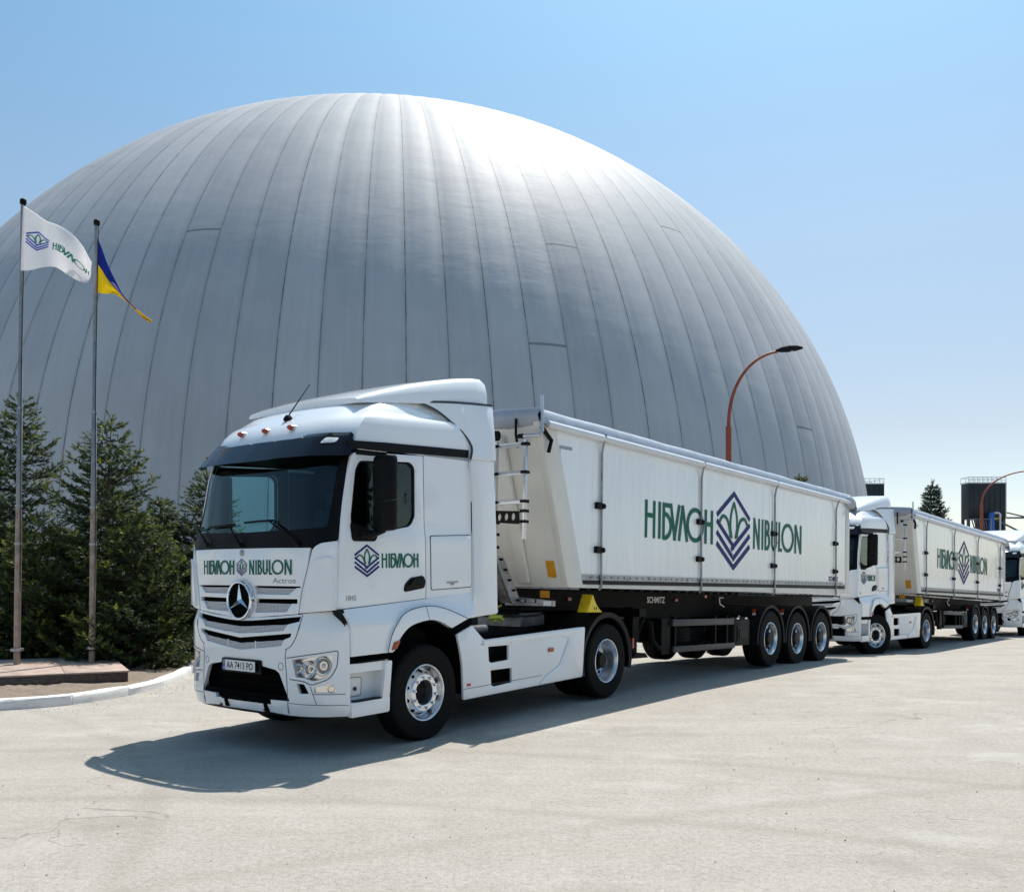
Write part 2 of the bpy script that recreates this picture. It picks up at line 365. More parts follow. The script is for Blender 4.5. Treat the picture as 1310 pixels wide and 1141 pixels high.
def strokepoly(pts, w):
    P = [Vector(p) for p in pts]; l = []; r = []
    for i, p in enumerate(P):
        d = (P[min(i + 1, len(P) - 1)] - P[max(i - 1, 0)]).normalized(); nn = Vector((-d.y, d.x))
        if 0 < i < len(P) - 1:
            d1 = (P[i] - P[i - 1]).normalized(); k = max(.4, Vector((-d1.y, d1.x)).dot(nn)); l.append(p + nn * w / 2 / k); r.append(p - nn * w / 2 / k)
        else: l.append(p + nn * w / 2); r.append(p - nn * w / 2)
    return l, r
def stroke(mb, pts, w, mapf, off, thick=.003, mi=0, step=.05):
    fine = [pts[0]]
    for a, b in zip(pts[:-1], pts[1:]):
        k = max(1, int(math.hypot(b[0] - a[0], b[1] - a[1]) / step + .5)); fine += [(a[0] + (b[0] - a[0]) * j / k, a[1] + (b[1] - a[1]) * j / k) for j in range(1, k + 1)]
    pts = fine
    l, r = strokepoly(pts, w); n = len(pts)
    v = [mapf(p.x, p.y, off) for p in l] + [mapf(p.x, p.y, off) for p in r] + [mapf(p.x, p.y, off - thick) for p in l] + [mapf(p.x, p.y, off - thick) for p in r]
    f = []
    for i in range(n - 1):
        f += [(i, i + 1, n + i + 1, n + i), (2 * n + i, 3 * n + i, 3 * n + i + 1, 2 * n + i + 1), (i, 2 * n + i, 2 * n + i + 1, i + 1), (n + i, n + i + 1, 3 * n + i + 1, 3 * n + i)]
    f += [(0, n, 3 * n, 2 * n), (n - 1, 3 * n - 1, 4 * n - 1, 2 * n - 1)]
    mb.add(v, f, mi)
def arc(cx, cy, rx, ry, a0, a1, n=14):
    return [(cx + rx * cos(radians(a0 + (a1 - a0) * k / n)), cy + ry * sin(radians(a0 + (a1 - a0) * k / n))) for k in range(n + 1)]
def seg(pts, n=4):
    out = []
    for a, b in zip(pts[:-1], pts[1:]):
        for k in range(n): out.append((a[0] + (b[0] - a[0]) * k / n, a[1] + (b[1] - a[1]) * k / n))
    return out + [pts[-1]]
def spl(pts, n=6):
    P = [Vector(p) for p in pts]; P = [2 * P[0] - P[1]] + P + [2 * P[-1] - P[-2]]; out = []
    for i in range(1, len(P) - 2):
        a, b, c, d = P[i - 1:i + 3]
        for k in range(n):
            q = k / n; out.append(tuple(.5 * (2 * b + (c - a) * q + (2 * a - 5 * b + 4 * c - d) * q * q + (3 * b - a - 3 * c + d) * q ** 3)))
    return out + [tuple(pts[-1])]
# the condensed company lettering, unit height: lists of strokes
def letters_cyr():
    w = .125; h = w / 2; S = []
    S += [[(h, 0), (h, 1)], [(.54 - h, 0), (.54 - h, 1)], [(h, .60), (.54 - h, .60)]]
    S += [[(.70 + h, 0), (.70 + h, 1)]]
    S += [[(.92 + h, 0), (.92 + h, 1)], [(.92, 1 - h), (1.34, 1 - h)], [(.98, .70)] + arc(1.02, .37, .36, .33, 90, -90) + [(.98, .04)]]
    S += [[(1.37, 1), (1.62, 0)], [(1.85, 1), (1.58, 0)]]
    S += [[(1.85, 0), (2.05, 1)], [(2.03, 1), (2.32, 0)]]
    S += [arc(2.80, .5, .46, .5 - h, 0, 360, 32)]
    S += [[(3.38 + h, 0), (3.38 + h, 1)], [(3.90 - h, 0), (3.90 - h, 1)], [(3.38 + h, .58), (3.90 - h, .58)]]
    return S, w, 3.90
def letters_lat():
    w = .12; h = w / 2; S = []
    S += [[(h, 0), (h, 1)], [(.50 - h, 0), (.50 - h, 1)], [(h, 1), (.50 - h, 0)]]
    S += [[(.66 + h, 0), (.66 + h, 1)]]
    S += [[(.90 + h, 0), (.90 + h, 1)], [(.93, 1 - h)] + arc(1.05, .77, .17, .17, 90, -90) + [(.93, .60)], [(.93, .545)] + arc(1.07, .30, .20, .24, 90, -90) + [(.93, h)]]
    S += [[(1.42 + h, 1), (1.42 + h, .28)] + arc(1.66, .28, .18, .22, 180, 360, 12) + [(1.90 - h, .28), (1.90 - h, 1)]]
    S += [[(2.04 + h, 1), (2.04 + h, 0)], [(2.06, h), (2.34, h)]]
    S += [arc(2.84, .5, .47, .5 - h, 0, 360, 32)]
    S += [[(3.48 + h, 0), (3.48 + h, 1)], [(4.09 - h, 0), (4.09 - h, 1)], [(3.48 + h, 1), (4.09 - h, 0)]]
    return S, w, 4.09
def put_letters(mb, which, x0, x1, y0, y1, mapf, off, mi=0, n=3):
    S, w, W = which(); sx = (x1 - x0) / W; sy = (y1 - y0)
    for i, st in enumerate(S):
        pts = [(x0 + a * sx, y0 + b * sy) for a, b in seg(st, n)]
        stroke(mb, pts, w * abs(sy), mapf, off + .0004 * i, .003, mi)
def put_emblem(mb, cx, cy, w, h, mapf, off, blue=0, green=1, flip=1, n=3, T=.060):
    B = [[(-.5, .17), (0, .47), (.5, .17)], [(-.5, .10), (.03, -.22)], [(.5, .10), (-.07, -.245)], [(-.5, -.04), (-.04, -.33)], [(.5, -.04), (-.03, -.37)], [(-.5, -.18), (0, -.47), (.5, -.18)]]
    G = [spl([(-.055, -.10), (-.10, .04), (-.085, .20), (0, .36)]), spl([(.055, -.10), (.10, .04), (.085, .20), (0, .36)]), spl([(-.43, .085), (-.33, .165), (-.20, .13), (-.11, -.02), (-.10, -.09)]), spl([(.43, .085), (.33, .165), (.20, .13), (.11, -.02), (.10, -.09)])]
    for i, st in enumerate(B + G):
        g = i >= len(B); pts = [(cx + flip * a * w, cy + b * h) for a, b in (st if g else seg(st, n))]
        stroke(mb, pts, (T * .72 if g else T) * h, mapf, off + .0004 * i, .003, green if g else blue)
def font_geo(text, size, x, y, mapf, mb, off, mi=0, align='LEFT', sx=1., bold=0.):
    cu = bpy.data.curves.new('lettering', 'FONT'); cu.body = text; cu.size = size; cu.align_x = align; cu.resolution_u = 3; cu.offset = bold * size
    ob = bpy.data.objects.new('lettering', cu); col.objects.link(ob); bpy.context.view_layer.update()
    me = bpy.data.meshes.new_from_object(ob.evaluated_get(bpy.context.evaluated_depsgraph_get()))
    mb.add([mapf(x + v.co.x * sx, y + v.co.y, off) for v in me.vertices], [tuple(p.vertices) for p in me.polygons], mi)
    bpy.data.objects.remove(ob); bpy.data.curves.remove(cu); bpy.data.meshes.remove(me)
def tag(o, label=None, cat=None, group=None, kind=None):
    if label: o['label'] = label
    if cat: o['category'] = cat
    if group: o['group'] = group
    if kind: o['kind'] = kind
    return o
def empty(name, parent=None, loc=(0, 0, 0)):
    o = bpy.data.objects.new(name, None); col.objects.link(o); o.location = loc; o.empty_display_size = .3
    if parent is not None: o.parent = parent
    return o
def copy_tree(o, parent=None):
    c = o.copy(); col.objects.link(c)
    if parent is not None: c.parent = parent
    for ch in list(kids.get(o.name, [])): copy_tree(ch, c)
    return c
kids = {}
def index_kids():
    kids.clear()
    for o in bpy.data.objects:
        if o.parent is not None: kids.setdefault(o.parent.name, []).append(o)
def frame(x, y, z, th, ph):
    a = Vector((sin(th) * cos(ph), cos(th) * cos(ph), sin(ph))); n = Vector((cos(th), -sin(th), 0)); u = n.cross(a)
    if u.z < 0: u = -u
    m = Matrix((( -a.x, n.x, u.x, x), (-a.y, n.y, u.y, y), (-a.z, n.z, u.z, z), (0, 0, 0, 1))); return m

# ------------------------------------------------------------------ tractor surfaces (s back, t left, z up, metres)
def crv(pts, n=400):
    pts = np.array(pts, float); P = np.vstack([2 * pts[0] - pts[1], pts, 2 * pts[-1] - pts[-2]]); out = []
    m = max(4, n // (len(pts) - 1))
    for i in range(1, len(P) - 2):
        p0, p1, p2, p3 = P[i - 1:i + 3]
        for k in range(m):
            q = k / m; out.append(.5 * ((2 * p1) + (-p0 + p2) * q + (2 * p0 - 5 * p1 + 4 * p2 - p3) * q * q + (-p0 + 3 * p1 - 3 * p2 + p3) * q ** 3))
    out.append(pts[-1]); out = np.array(out); Ln = np.r_[0, np.cumsum(np.linalg.norm(np.diff(out, axis=0), axis=1))]
    return Ln, out
CAB = crv([(0, -1.41), (.45, -1.395), (.83, -1.345), (1.0, -1.295), (1.09, -1.24), (1.135, -1.19), (1.15, -1.15)])
BMP = crv([(0, -1.445), (.5, -1.425), (.85, -1.375), (1.05, -1.28), (1.17, -1.165), (1.235, -1.08)])
UC, UB = float(CAB[0][-1]), float(BMP[0][-1])
DZ = ([1.4, 2.04, 2.35, 2.82, 3.0, 3.15, 3.3], [0, .008, .055, .15, .21, .26, .33])
BO = ([.38, .47, .6, 1.27, 1.45], [-.05, -.008, 0, 0, -.075])
def plan(C, u):
    Ln, P = C; a = min(abs(u), Ln[-1]); sg = 1 if u >= 0 else -1
    t = np.interp(a, Ln, P[:, 0]); s = np.interp(a, Ln, P[:, 1]); e = .012
    a0, a1 = max(a - e, 0), min(a + e, Ln[-1]); dt = np.interp(a1, Ln, P[:, 0]) - np.interp(a0, Ln, P[:, 0]); ds = np.interp(a1, Ln, P[:, 1]) - np.interp(a0, Ln, P[:, 1])
    n = math.hypot(dt, ds); nt, ns = ds / n, -dt / n
    if a < 1e-6: nt, ns = 0, -1
    ex = abs(u) - Ln[-1]
    if ex > 0: s += ex * ns * 0 + ex; 
    return s, sg * t, ns, sg * nt
def S_cab(u, z, off=0.):
    s, t, ns, nt = plan(CAB, u); off = off - float(np.interp(z, [2.1, 2.5, 3.3], [0, .06, .075])) * math.exp(-((abs(u) - 1.07) / .15) ** 2); return L(s + np.interp(z, *DZ) + ns * off, t + nt * off, z)
def S_bmp(u, z, off=0.):
    s, t, ns, nt = plan(BMP, u); o = off + np.interp(z, *BO) * (.4 + .6 * min(1, (u / 1.2) ** 2))
    return L(s + ns * o, t + nt * o, z)
def side_t(z): return 1.15 + .018 * float(np.interp(z, [1.45, 1.6, 2.14, 2.26], [.6, 1, 1, 0]))
def S_side(sg):
    return lambda s, z, off=0.: L(s, sg * (side_t(z) + off), z)
FO = ([.95, 1.29, 1.45, 1.56], [0, 0, -.07, -.088])
def S_fend(sg):
    return lambda s, z, off=0.: L(s, sg * (1.252 + np.interp(z, *FO) + off), z)
def S_flat(sg, t0):
    return lambda s, z, off=0.: L(s, sg * (t0 + off), z)
def S_defl(sg):
    return lambda s, z, off=0.: L(s, sg * (np.interp(s, [.2, .75, 1.3], [1.10, 1.172, 1.215]) - .10 * np.interp(z, [3.1, 3.75], [0, 1]) + off), z)

# ------------------------------------------------------------------ wheels
def tyre_prof(R, w, r0=.292):
    h = w / 2
    return [(r0, -h * .8), (r0 + .03, -h * .96), (r0 + .1, -h), (R - .035, -h * .97), (R - .008, -h * .84), (R, -h * .62), (R, -h * .5), (R - .014, -h * .47), (R - .014, -h * .37), (R, -h * .34), (R, -h * .06), (R - .014, -h * .04), (R - .014, h * .04), (R, h * .06),
            (R, h * .34), (R - .014, h * .37), (R - .014, h * .47), (R, h * .5), (R, h * .62), (R - .008, h * .84), (R - .035, h * .97), (r0 + .1, h), (r0 + .03, h * .96), (r0, h * .8)]
def nuts(mb, n, r, h, size=.015, mi=0):
    for k in range(n):
        a = 2 * pi * (k + .3) / n; mb.lathe([(0, h + .03), (size * .7, h + .03), (size, h + .022), (size * 1.15, h), (size * 1.15, h - .02)], 6, 'y', (r * cos(a), 0, r * sin(a)), mi)
def dark_holes(mb, n, r, h, rx, ry, tilt, mi):
    for k in range(n):
        a = 2 * pi * (k + .5) / n; ring = []
        for j in range(12):
            b = 2 * pi * j / 12; rr = r + ry * sin(b); hh = h + tilt * ry * sin(b); tt = rx * cos(b)
            ring.append((rr * cos(a) - tt * sin(a), hh, rr * sin(a) + tt * cos(a)))
        mb.add(ring, [tuple(range(12))], mi)
def make_wheel(kind, parent, loc, side):
    w = empty('wheel', parent, loc)
    if side < 0: w.rotation_euler = (0, 0, pi)
    rims = {'front': (.30, .515), 'drive': (.30, .515), 'trailer': (.37, .525)}
    tw, R = rims[kind]; o = tw / 2
    t = MB().lathe(tyre_prof(R, tw), 56, 'y'); t.build('tyre', 'tyre', w, angle=30)
    if kind == 'drive':
        t = MB().lathe(tyre_prof(R, tw), 48, 'y', (0, -.345, 0)); t.build('tyre', 'tyre', w, angle=30)
    m = MB(); lip = [(.302, o - .035), (.303, o - .012), (.296, o - .006), (.287, o - .010), (.276, o - .035)]
    if kind == 'front':
        m.lathe(lip + [(.262, .07), (.258, .035), (.250, .03), (.238, .045), (.200, .118), (.192, .128), (.140, .128), (.134, .122), (.132, .02), (0, .02)], 48, 'y')
        m.lathe([(.276, o - .03), (.262, .03), (.262, -.12), (.295, -.14)], 32, 'y')
        nuts(m, 10, .166, .128, .016, 1); dark_holes(m, 10, .232, .0625, .026, .019, -1.95, 2)
        m.lathe([(.131, .026), (.110, .028), (.105, .05), (.06, .058), (0, .06)], 24, 'y', (0, 0, 0), 2)
        mats = ['rim', 'chrome', 'black']
    else:
        dp = -.065 if kind == 'drive' else .075
        m.lathe(lip + [(.266, o - .07), (.262, dp + .05), (.252, dp), (.190, dp - .01), (.15, dp - .012), (.0, dp - .012)], 48, 'y')
        if kind == 'drive':
            m.lathe([(.135, dp - .01), (.135, dp + .05), (.12, dp + .075), (.10, dp + .085), (.10, dp + .13), (.085, dp + .145), (0, dp + .145)], 28, 'y', (0, 0, 0), 2)
            nuts(m, 10, .168, dp, .016, 1); dark_holes(m, 10, .222, dp + .001, .026, .018, 0, 2)
        else:
            m.lathe([(.165, dp - .01), (.165, dp + .012), (.135, dp + .04), (.10, dp + .085), (0, dp + .095)], 28, 'y', (0, 0, 0), 2)
            nuts(m, 10, .172, dp, .017, 2); dark_holes(m, 10, .222, dp + .004, .034, .034, .1, 2)
        m.lathe([(.262, dp), (.262, -o + .03), (.295, -o)], 32, 'y')
        mats = ['rim', 'chrome', 'black']
    m.build('rim', mats, w, angle=32, recalc=False)
    return w

# ------------------------------------------------------------------ the tractor
def make_tractor():
    R = empty('semi_tractor')
    # ---- cab shell: back wall, floor, lower firewall, roof rings
    m = MB()
    for sg in (1, -1):
        S = S_side(sg)
        m.sheet(rnd([(.085, 1.40), (.872, 1.40), (.872, 2.6), (.85, 3.08), (.082, 3.05)], [.0, .02, 0, .02, .02]), S, 0, .05, dv=.06)
    m.box((.83, -1.10, 1.15), (.872, 1.10, 3.06), L); m.box((-1.15, -1.09, 1.38), (.83, 1.09, 1.43), L)
    cab = m.build('cab', 'white', R)
    # hatch of the side locker, its gap and its pull
    for sg in (1, -1):
        S = S_side(sg); k = MB(); k.sheet(rnd([(.170, 1.60), (.845, 1.615), (.850, 2.195), (.166, 2.175)], .03), S, .006, .02, dv=.06)
        h = k.build('locker_door', 'white', cab, bev=.003)
        g = MB(); g.sheet(rnd([(.160, 1.59), (.854, 1.605), (.859, 2.205), (.156, 2.185)], .035), S, .002, .01, dv=.06); g.build('panel_gap', 'gap', cab)
        g = MB(); g.sheet(rnd([(.42, 1.66), (.60, 1.665), (.60, 1.68), (.42, 1.676)], .004), S, .016, .012); g.sheet(rnd([(.49, 1.64), (.53, 1.64), (.53, 1.67), (.49, 1.67)], .005), S, .018, .014)
        g.build('latch', 'steel', h)
    # roof
    rings = [(3.04, 1.150, .225), (3.12, 1.150, .255), (3.20, 1.150, .285), (3.28, 1.146, .335), (3.34, 1.135, .40), (3.385, 1.112, .46), (3.41, 1.075, .52), (3.45, 1.05, .575), (3.51, 1.015, .68), (3.57, .96, .84), (3.615, .85, 1.0), (3.645, .62, 1.18), (3.66, .35, 1.36)]
    us = [UC * (k / 12) ** .85 for k in range(13)]; us = [-u for u in us[:0:-1]] + us; V = []; n = len(us) + 14
    for z, hw, ds in rings:
        row = []
        def P(s, t): row.append(L(s, t, z + .085 * (s + .9) / 1.8 * min(1, max(0, (z - 3.04) / .3))))
        sr = .90 + max(0, (z - 3.3)) * .2
        pl = [plan(CAB, u) for u in us]; k = hw / 1.15; front0 = pl[0][0] + ds
        for q in range(7): P(sr + (front0 - sr) * q / 7, -hw)
        for u, (s, t, ns, nt_) in zip(us, pl):
            o_ = -float(np.interp(z, [2.1, 2.5, 3.3], [0, .06, .075])) * math.exp(-((abs(u) - 1.07) / .15) ** 2); P(s + ds + ns * o_, (t + nt_ * o_) * k)
        for q in range(6, -1, -1): P(sr + (front0 - sr) * q / 7, hw)
        V += row
    f = [(i * n + k, i * n + k + 1, (i + 1) * n + k + 1, (i + 1) * n + k) for i in range(len(rings) - 1) for k in range(n - 1)]
    f += [(i * n, (i + 1) * n, (i + 1) * n + n - 1, i * n + n - 1) for i in range(len(rings) - 1)]; f.append(tuple((len(rings) - 1) * n + k for k in range(n)))
    roof = MB().add(V, f).build('roof', 'white', R, angle=34)
    k = MB()
    for sg in (1, -1):
        k.sheet([(-.99, 3.012), (-.5, 3.03), (.3, 3.06), (.825, 3.078), (.84, 3.165), (.3, 3.15), (-.5, 3.125), (-1.02, 3.10)], S_side(sg), .010, .03)
    k.build('roof_band', 'black', roof)
    for u in (-.56, -.28, .0, .28, .56):
        if abs(u) == .56 : continue
    for j, t in enumerate((-.42, -.01, .40)):                 # the three amber lamps
        k = MB(); s0 = -1.085; z0 = 3.285
        k.lathe([(0, -.055), (.022, -.05), (.034, -.03), (.038, 0), (.036, .03)], 16, 'x', (0, 0, 0), 0, conv=lambda x, y, z: L(s0 + x * .8, t + y * .95, z0 + z * .78))
        k.lathe([(.040, .0), (.043, .02), (.040, .10), (.015, .14)], 16, 'x', (0, 0, 0), 1, conv=lambda x, y, z: L(s0 + x * .8, t + y * .95, z0 + z * .76))
        k.build('marker_lamp', ['amber', 'alu'], roof)
    k = MB(); k.lathe([(.045, 0), (.04, .03), (.02, .06), (0, .065)], 12, 'z', (0, 0, 0), 0, conv=lambda x, y, z: L(-.90 + x * 1.3, .13 + y, 3.40 + z)); k.tube([(-.90, .13, 3.45), (-.60, .13, 3.83)], [.008, .004], 6, L); k.build('antenna', 'black', roof)
    # ---- spoiler on the roof with its open nose
    m = MB(); rows = []
    st = [(-.62, .90, 3.55, 3.605), (-.45, .945, 3.565, 3.675), (-.2, .99, 3.59, 3.755), (.1, 1.03, 3.62, 3.84), (.45, 1.055, 3.65, 3.925), (.8, 1.075, 3.69, 4.0), (1.1, 1.085, 3.71, 4.05), (1.22, 1.085, 3.72, 4.062), (1.28, 1.08, 3.725, 4.04)]
    V = []
    for s, hw, zl, zt in st:
        sec = [(hw, zl), (hw * .995, zl + (zt - zl) * .45), (hw * .97, zl + (zt - zl) * .80), (hw * .93, zl + (zt - zl) * .95), (hw * .86, zt), (hw * .5, zt + .02), (0, zt + .026)]
        sec = sec + [(-a, b) for a, b in sec[-2::-1]]; V += [L(s + (.05 if b > zl + .1 and s > 1.2 else 0) * 0, a, b) for a, b in sec]
    q = 13; f = [(i * q + k, i * q + k + 1, (i + 1) * q + k + 1, (i + 1) * q + k) for i in range(len(st) - 1) for k in range(q - 1)]
    f += [tuple(range(q)), tuple((len(st) - 1) * q + k for k in range(q))]
    f += [(i * q, (i + 1) * q, (i + 1) * q + q - 1, i * q + q - 1) for i in range(len(st) - 1)]
    m.add(V, f); spo = m.build('roof_spoiler', 'white', R, angle=40)
    # ---- side deflectors
    for sg in (1, -1):
        m = MB(); a = spl([(.18, 3.64), (.40, 3.575), (.58, 3.475), (.75, 3.36), (.87, 3.215), (.835, 3.06)], 5)
        m.sheet(a + [(1.255, 3.075), (1.285, 3.35), (1.315, 3.73), (.8, 3.70)], S_defl(sg), .012, .035, du=.12)
        d = m.build('upper_side_deflector', 'white', R, bev=.004)
        g = MB(); stroke(g, a, .016, S_defl(sg), .0165, .02); stroke(g, [(.25, 3.655), (.6, 3.69), (.95, 3.715), (1.312, 3.735)], .026, S_defl(sg), .015, .02); g.build('panel_gap', 'gap', d)
        m = MB(); m.sheet(rnd([(.80, 1.262), (1.295, 1.285), (1.285, 2.2), (1.245, 3.06), (.83, 3.045), (.872, 2.6), (.872, 1.55)], [.02, .02, 0, .02, .02, 0, 0]), S_flat(sg, 1.185), .012, .03); m.build('side_deflector', 'white', R, bev=.004)
    # ---- doors
    for sg in (1, -1):
        S = S_side(sg)
        outline = rnd([(-1.168, 1.447), (.078, 1.507), (.078, 2.3), (.070, 3.035), (-.90, 2.995), (-.955, 2.97), (-1.0, 2.82), (-1.098, 2.35), (-1.150, 2.04)], [.01, .01, 0, .02, .06, .03, 0, 0, 0])
        win = rnd([(-.925, 2.135), (-.690, 2.125), (-.640, 2.195), (-.13, 2.275), (-.062, 2.38), (-.058, 2.90), (-.125, 2.955), (-.86, 2.912), (-.915, 2.82), (-.99, 2.30)], [.06, .03, .03, .08, .04, .04, .06, .05, .03, .08])
        m = MB(); m.sheet(outline, S, .004, .045, [win], dv=.07); d = m.build('door', 'white', R, bev=.003)
        c = (sum(a for a, b in win) / len(win), sum(b for a, b in win) / len(win)); win2 = [(c[0] + (a - c[0]) * .955, c[1] + (b - c[1]) * .955) for a, b in win]
        m = MB(); m.sheet(win, S, .0, .03, [win2]); m.build('window_seal', 'black', d)
        m = MB(); m.sheet([(c[0] + (a - c[0]) * .97, c[1] + (b - c[1]) * .97) for a, b in win], S, -.012, .004); m.build('window', 'glass', d)
        m = MB(); m.sheet([(-1.10, 1.45), (.09, 1.50), (.09, 3.04), (-.90, 2.99), (-1.02, 2.70)], S, -.048, .008, [win], dv=.2); m.build('door_trim', 'cablack', d)
        m = MB(); m.sheet(rnd([(-.262, 1.585), (.055, 1.62), (.072, 1.70), (.035, 1.755), (-.16, 1.735), (-.255, 1.66)], .035), S, .012, .03); m.sheet(rnd([(-.20, 1.655), (.03, 1.685), (.04, 1.73), (-.13, 1.722)], .02), S, .03, .02); m.build('handle', 'black', d, bev=.006)
        m = MB()
        put_emblem(m, -.785, 1.917, .332 * (1 if sg > 0 else -1), .325, S, .008, 0, 1); 
        if sg > 0: put_letters(m, letters_cyr, -.578, -.04, 1.842, 1.99, S, .008, 1)
        else: put_letters(m, letters_cyr, -.04, -.578, 1.842, 1.99, S, .008, 1)
        m.build('lettering', ['blue', 'green'], d)
        m = MB(); x0 = -1.08 if sg > 0 else -.87
        font_geo('1845LS' if False else '1845', .075, x0, 1.525, (lambda a, b, o: S(a if sg > 0 else 2 * -.975 - a + .0, b, o)), m, .009); m.build('model_number', 'steel', d)
        g = MB(); stroke(g, [(.081, 1.50), (.081, 2.3), (.075, 3.04)], .014, S, .0025, .004); g.build('panel_gap', 'gap', cab)
        # rear view mirror on its arms
        m = MB(); prof = rnd([(-.775, 1.235), (-.66, 1.235), (-.60, 1.27), (-.595, 1.40), (-.62, 1.455), (-.70, 1.455), (-.78, 1.40)], [.04, .02, .03, .05, .05, .06, .07])
        zz = [(2.215, .80), (2.225, .93), (2.26, 1.0), (2.90, 1.0), (2.945, .95), (2.96, .82)]; q = len(prof); cm = (-.69, 1.35); V = [L(cm[0] + (a - cm[0]) * k + .02 * (z - 2.6), sg * (cm[1] + (b - cm[1]) * k), z + .05 * (b - 1.35)) for z, k in zz for a, b in prof]
        m.add(V, [(r * q + k, r * q + (k + 1) % q, (r + 1) * q + (k + 1) % q, (r + 1) * q + k) for r in range(5) for k in range(q)] + [tuple(range(q)), tuple(5 * q + k for k in range(q))]); mi_ = m.build('mirror', 'black', R, angle=45)
        m = MB(); m.tube([(-.785, sg * 1.39, 2.50), (-.70, sg * 1.462, 2.515), (-.615, sg * 1.458, 2.52), (-.59, sg * 1.40, 2.52)], .006, 5, L); m.build('mirror_joint', 'gloss', mi_)
        m = MB(); m.box((-.596, min(sg * 1.275, sg * 1.40), 2.30), (-.588, max(sg * 1.275, sg * 1.40), 2.90), L); m.build('mirror_glass', 'chrome', mi_)
        m = MB(); m.tube([(-.90, sg * 1.15, 3.0), (-.78, sg * 1.22, 2.99), (-.68, sg * 1.34, 2.975), (-.67, sg * 1.35, 2.93)], [.03, .028, .026, .022], 8, L); m.build('mirror_arm', 'black', mi_); m = MB(); m.tube([(-.85, sg * 1.15, 2.17), (-.76, sg * 1.22, 2.18), (-.69, sg * 1.33, 2.23)], [.045, .04, .035], 8, L)
        m.build('mirror_arm', 'black', mi_); m = MB(); m.sheet(rnd([(-.985, 2.11), (-.665, 2.11), (-.62, 2.20), (-.99, 2.30)], .04), S, .012, .02); m.build('mirror_base', 'black', mi_)
    # ---- windscreen
    hole = rnd([(-1.095, 2.245), (-.6, 2.225), (0, 2.215), (.6, 2.225), (1.095, 2.245), (1.11, 2.95), (1.06, 3.02), (.5, 3.04), (-.5, 3.04), (-1.06, 3.02), (-1.11, 2.95)], [.05, 0, 0, 0, .05, .04, .04, 0, 0, .04, .04])
    half = [(0, 2.055), (.5, 2.055), (.955, 2.052), (1.0, 2.075), (1.06, 2.105), (1.222, 2.125), (1.222, 3.12), (.6, 3.135), (0, 3.14)]
    m = MB(); m.sheet(mir(half[:0:-1] + [])[::1] if False else [(-a, b) for a, b in half[-2:0:-1]] + half, S_cab, .002, .03, [hole], du=.05, dv=.12); ws = m.build('windscreen_surround', 'black', R, angle=50)
    m = MB(); m.sheet([(a * .997, b) for a, b in hole], S_cab, -.006, .006, du=.05, dv=.12); m.build('windscreen', 'glass', ws, angle=60)
    for (u0, z0, u1, z1, u2, z2, u3, z3) in ((.80, 2.09, .40, 2.33, .02, 2.315, .46, 2.325), (-.02, 2.09, -.22, 2.30, -.62, 2.285, -.14, 2.30), (-.62, 2.10, -.86, 2.28, -1.08, 2.26, -.75, 2.285)):
        m = MB(); m.tube([S_cab(u0, z0, .03), S_cab(u0 * .9 + u1 * .1, z0 + .05, .05), S_cab(u1, z1, .045)], [.017, .014, .009], 6); m.tube([S_cab(u2, z2, .028), S_cab((u2 + u3) / 2, (z2 + z3) / 2 + .004, .034), S_cab(u3, z3, .028)], .012, 6)
        m.lathe([(0, .03), (.025, .025), (.03, 0)], 12, 'x', conv=lambda x, y, z: S_cab(u0 + y, z0 + z, .02 + x)); m.build('wiper', 'black', ws)
    # sun visor: a smoked shield standing off the screen on brackets
    def S_vis(u, z, off=0.):
        k = (3.165 - z) / .2; e = min(1, max(0, (abs(u) - 1.02) / .2)); return S_cab(u, z, .030 + (.115 - .045 * e) * k + off)
    vh = [(0, 3.150), (.5, 3.150), (.60, 3.155), (.68, 3.185), (.95, 3.195), (1.165, 3.195), (1.195, 3.17), (1.195, 2.965), (1.165, 2.945), (.6, 2.94), (0, 2.935)]
    m = MB(); m.sheet([(-a, b) for a, b in vh[-2:0:-1]] + vh, S_vis, 0, .014, du=.05, dv=.06); vis = m.build('sun_visor', 'gloss', R, angle=50)
    for u in (.98, -1.12):
        m = MB(); m.sheet(rnd([(u - .075, 3.075), (u + .06, 3.085), (u + .075, 3.135), (u - .05, 3.14)], .02), S_vis, .012, .014); m.build('clearance_lamp', 'clearlens', vis, bev=.004)
    for u in (-1.1, -.55, 0, .55, 1.1):
        m = MB(); m.tube([S_cab(u, 3.10, 0), S_vis(u, 3.02, -.01)], .012, 6); m.build('visor_bracket', 'black', vis)
    # ---- upper front panel with grille openings
    half = [(.02, 1.338), (.40, 1.372), (.795, 1.402), (.805, 1.41), (.835, 1.60), (.917, 1.884), (.946, 2.046), (.5, 2.051), (0, 2.051)]
    outl = [(-a, b) for a, b in half[-2::-1]] + half
    h1 = [(.225, 1.592), (.690, 1.590), (.782, 1.655), (.835, 1.658), (.835, 1.672), (.19, 1.676)]
    h2 = [(.20, 1.405), (.655, 1.418), (.725, 1.502), (.796, 1.503), (.796, 1.548), (.225, 1.545)]
    holes = [h1, h2, [(-a, b) for a, b in h1[::-1]], [(-a, b) for a, b in h2[::-1]]]
    m = MB(); m.sheet(outl, S_cab, .006, .04, holes, du=.09); fp = m.build('front_panel', 'whitebright', R, bev=.0035)
    m = MB(); m.sheet(rnd([(-.84, 1.395), (.84, 1.395), (.86, 1.69), (-.86, 1.69)], 0), S_cab, -.05, .01, du=.1); m.build('grille_recess', 'matte', fp)
    for sg in (1, -1):
        for q in ([(.20, 1.590), (.690, 1.588), (.775, 1.650), (.18, 1.655)], [(.19, 1.403), (.655, 1.416), (.722, 1.498), (.21, 1.500)]):
            m = MB(); m.sheet([(sg * a, b) for a, b in q], S_cab, -.012, .006, du=.1); m.build('grille_mesh', 'meshplate', fp)
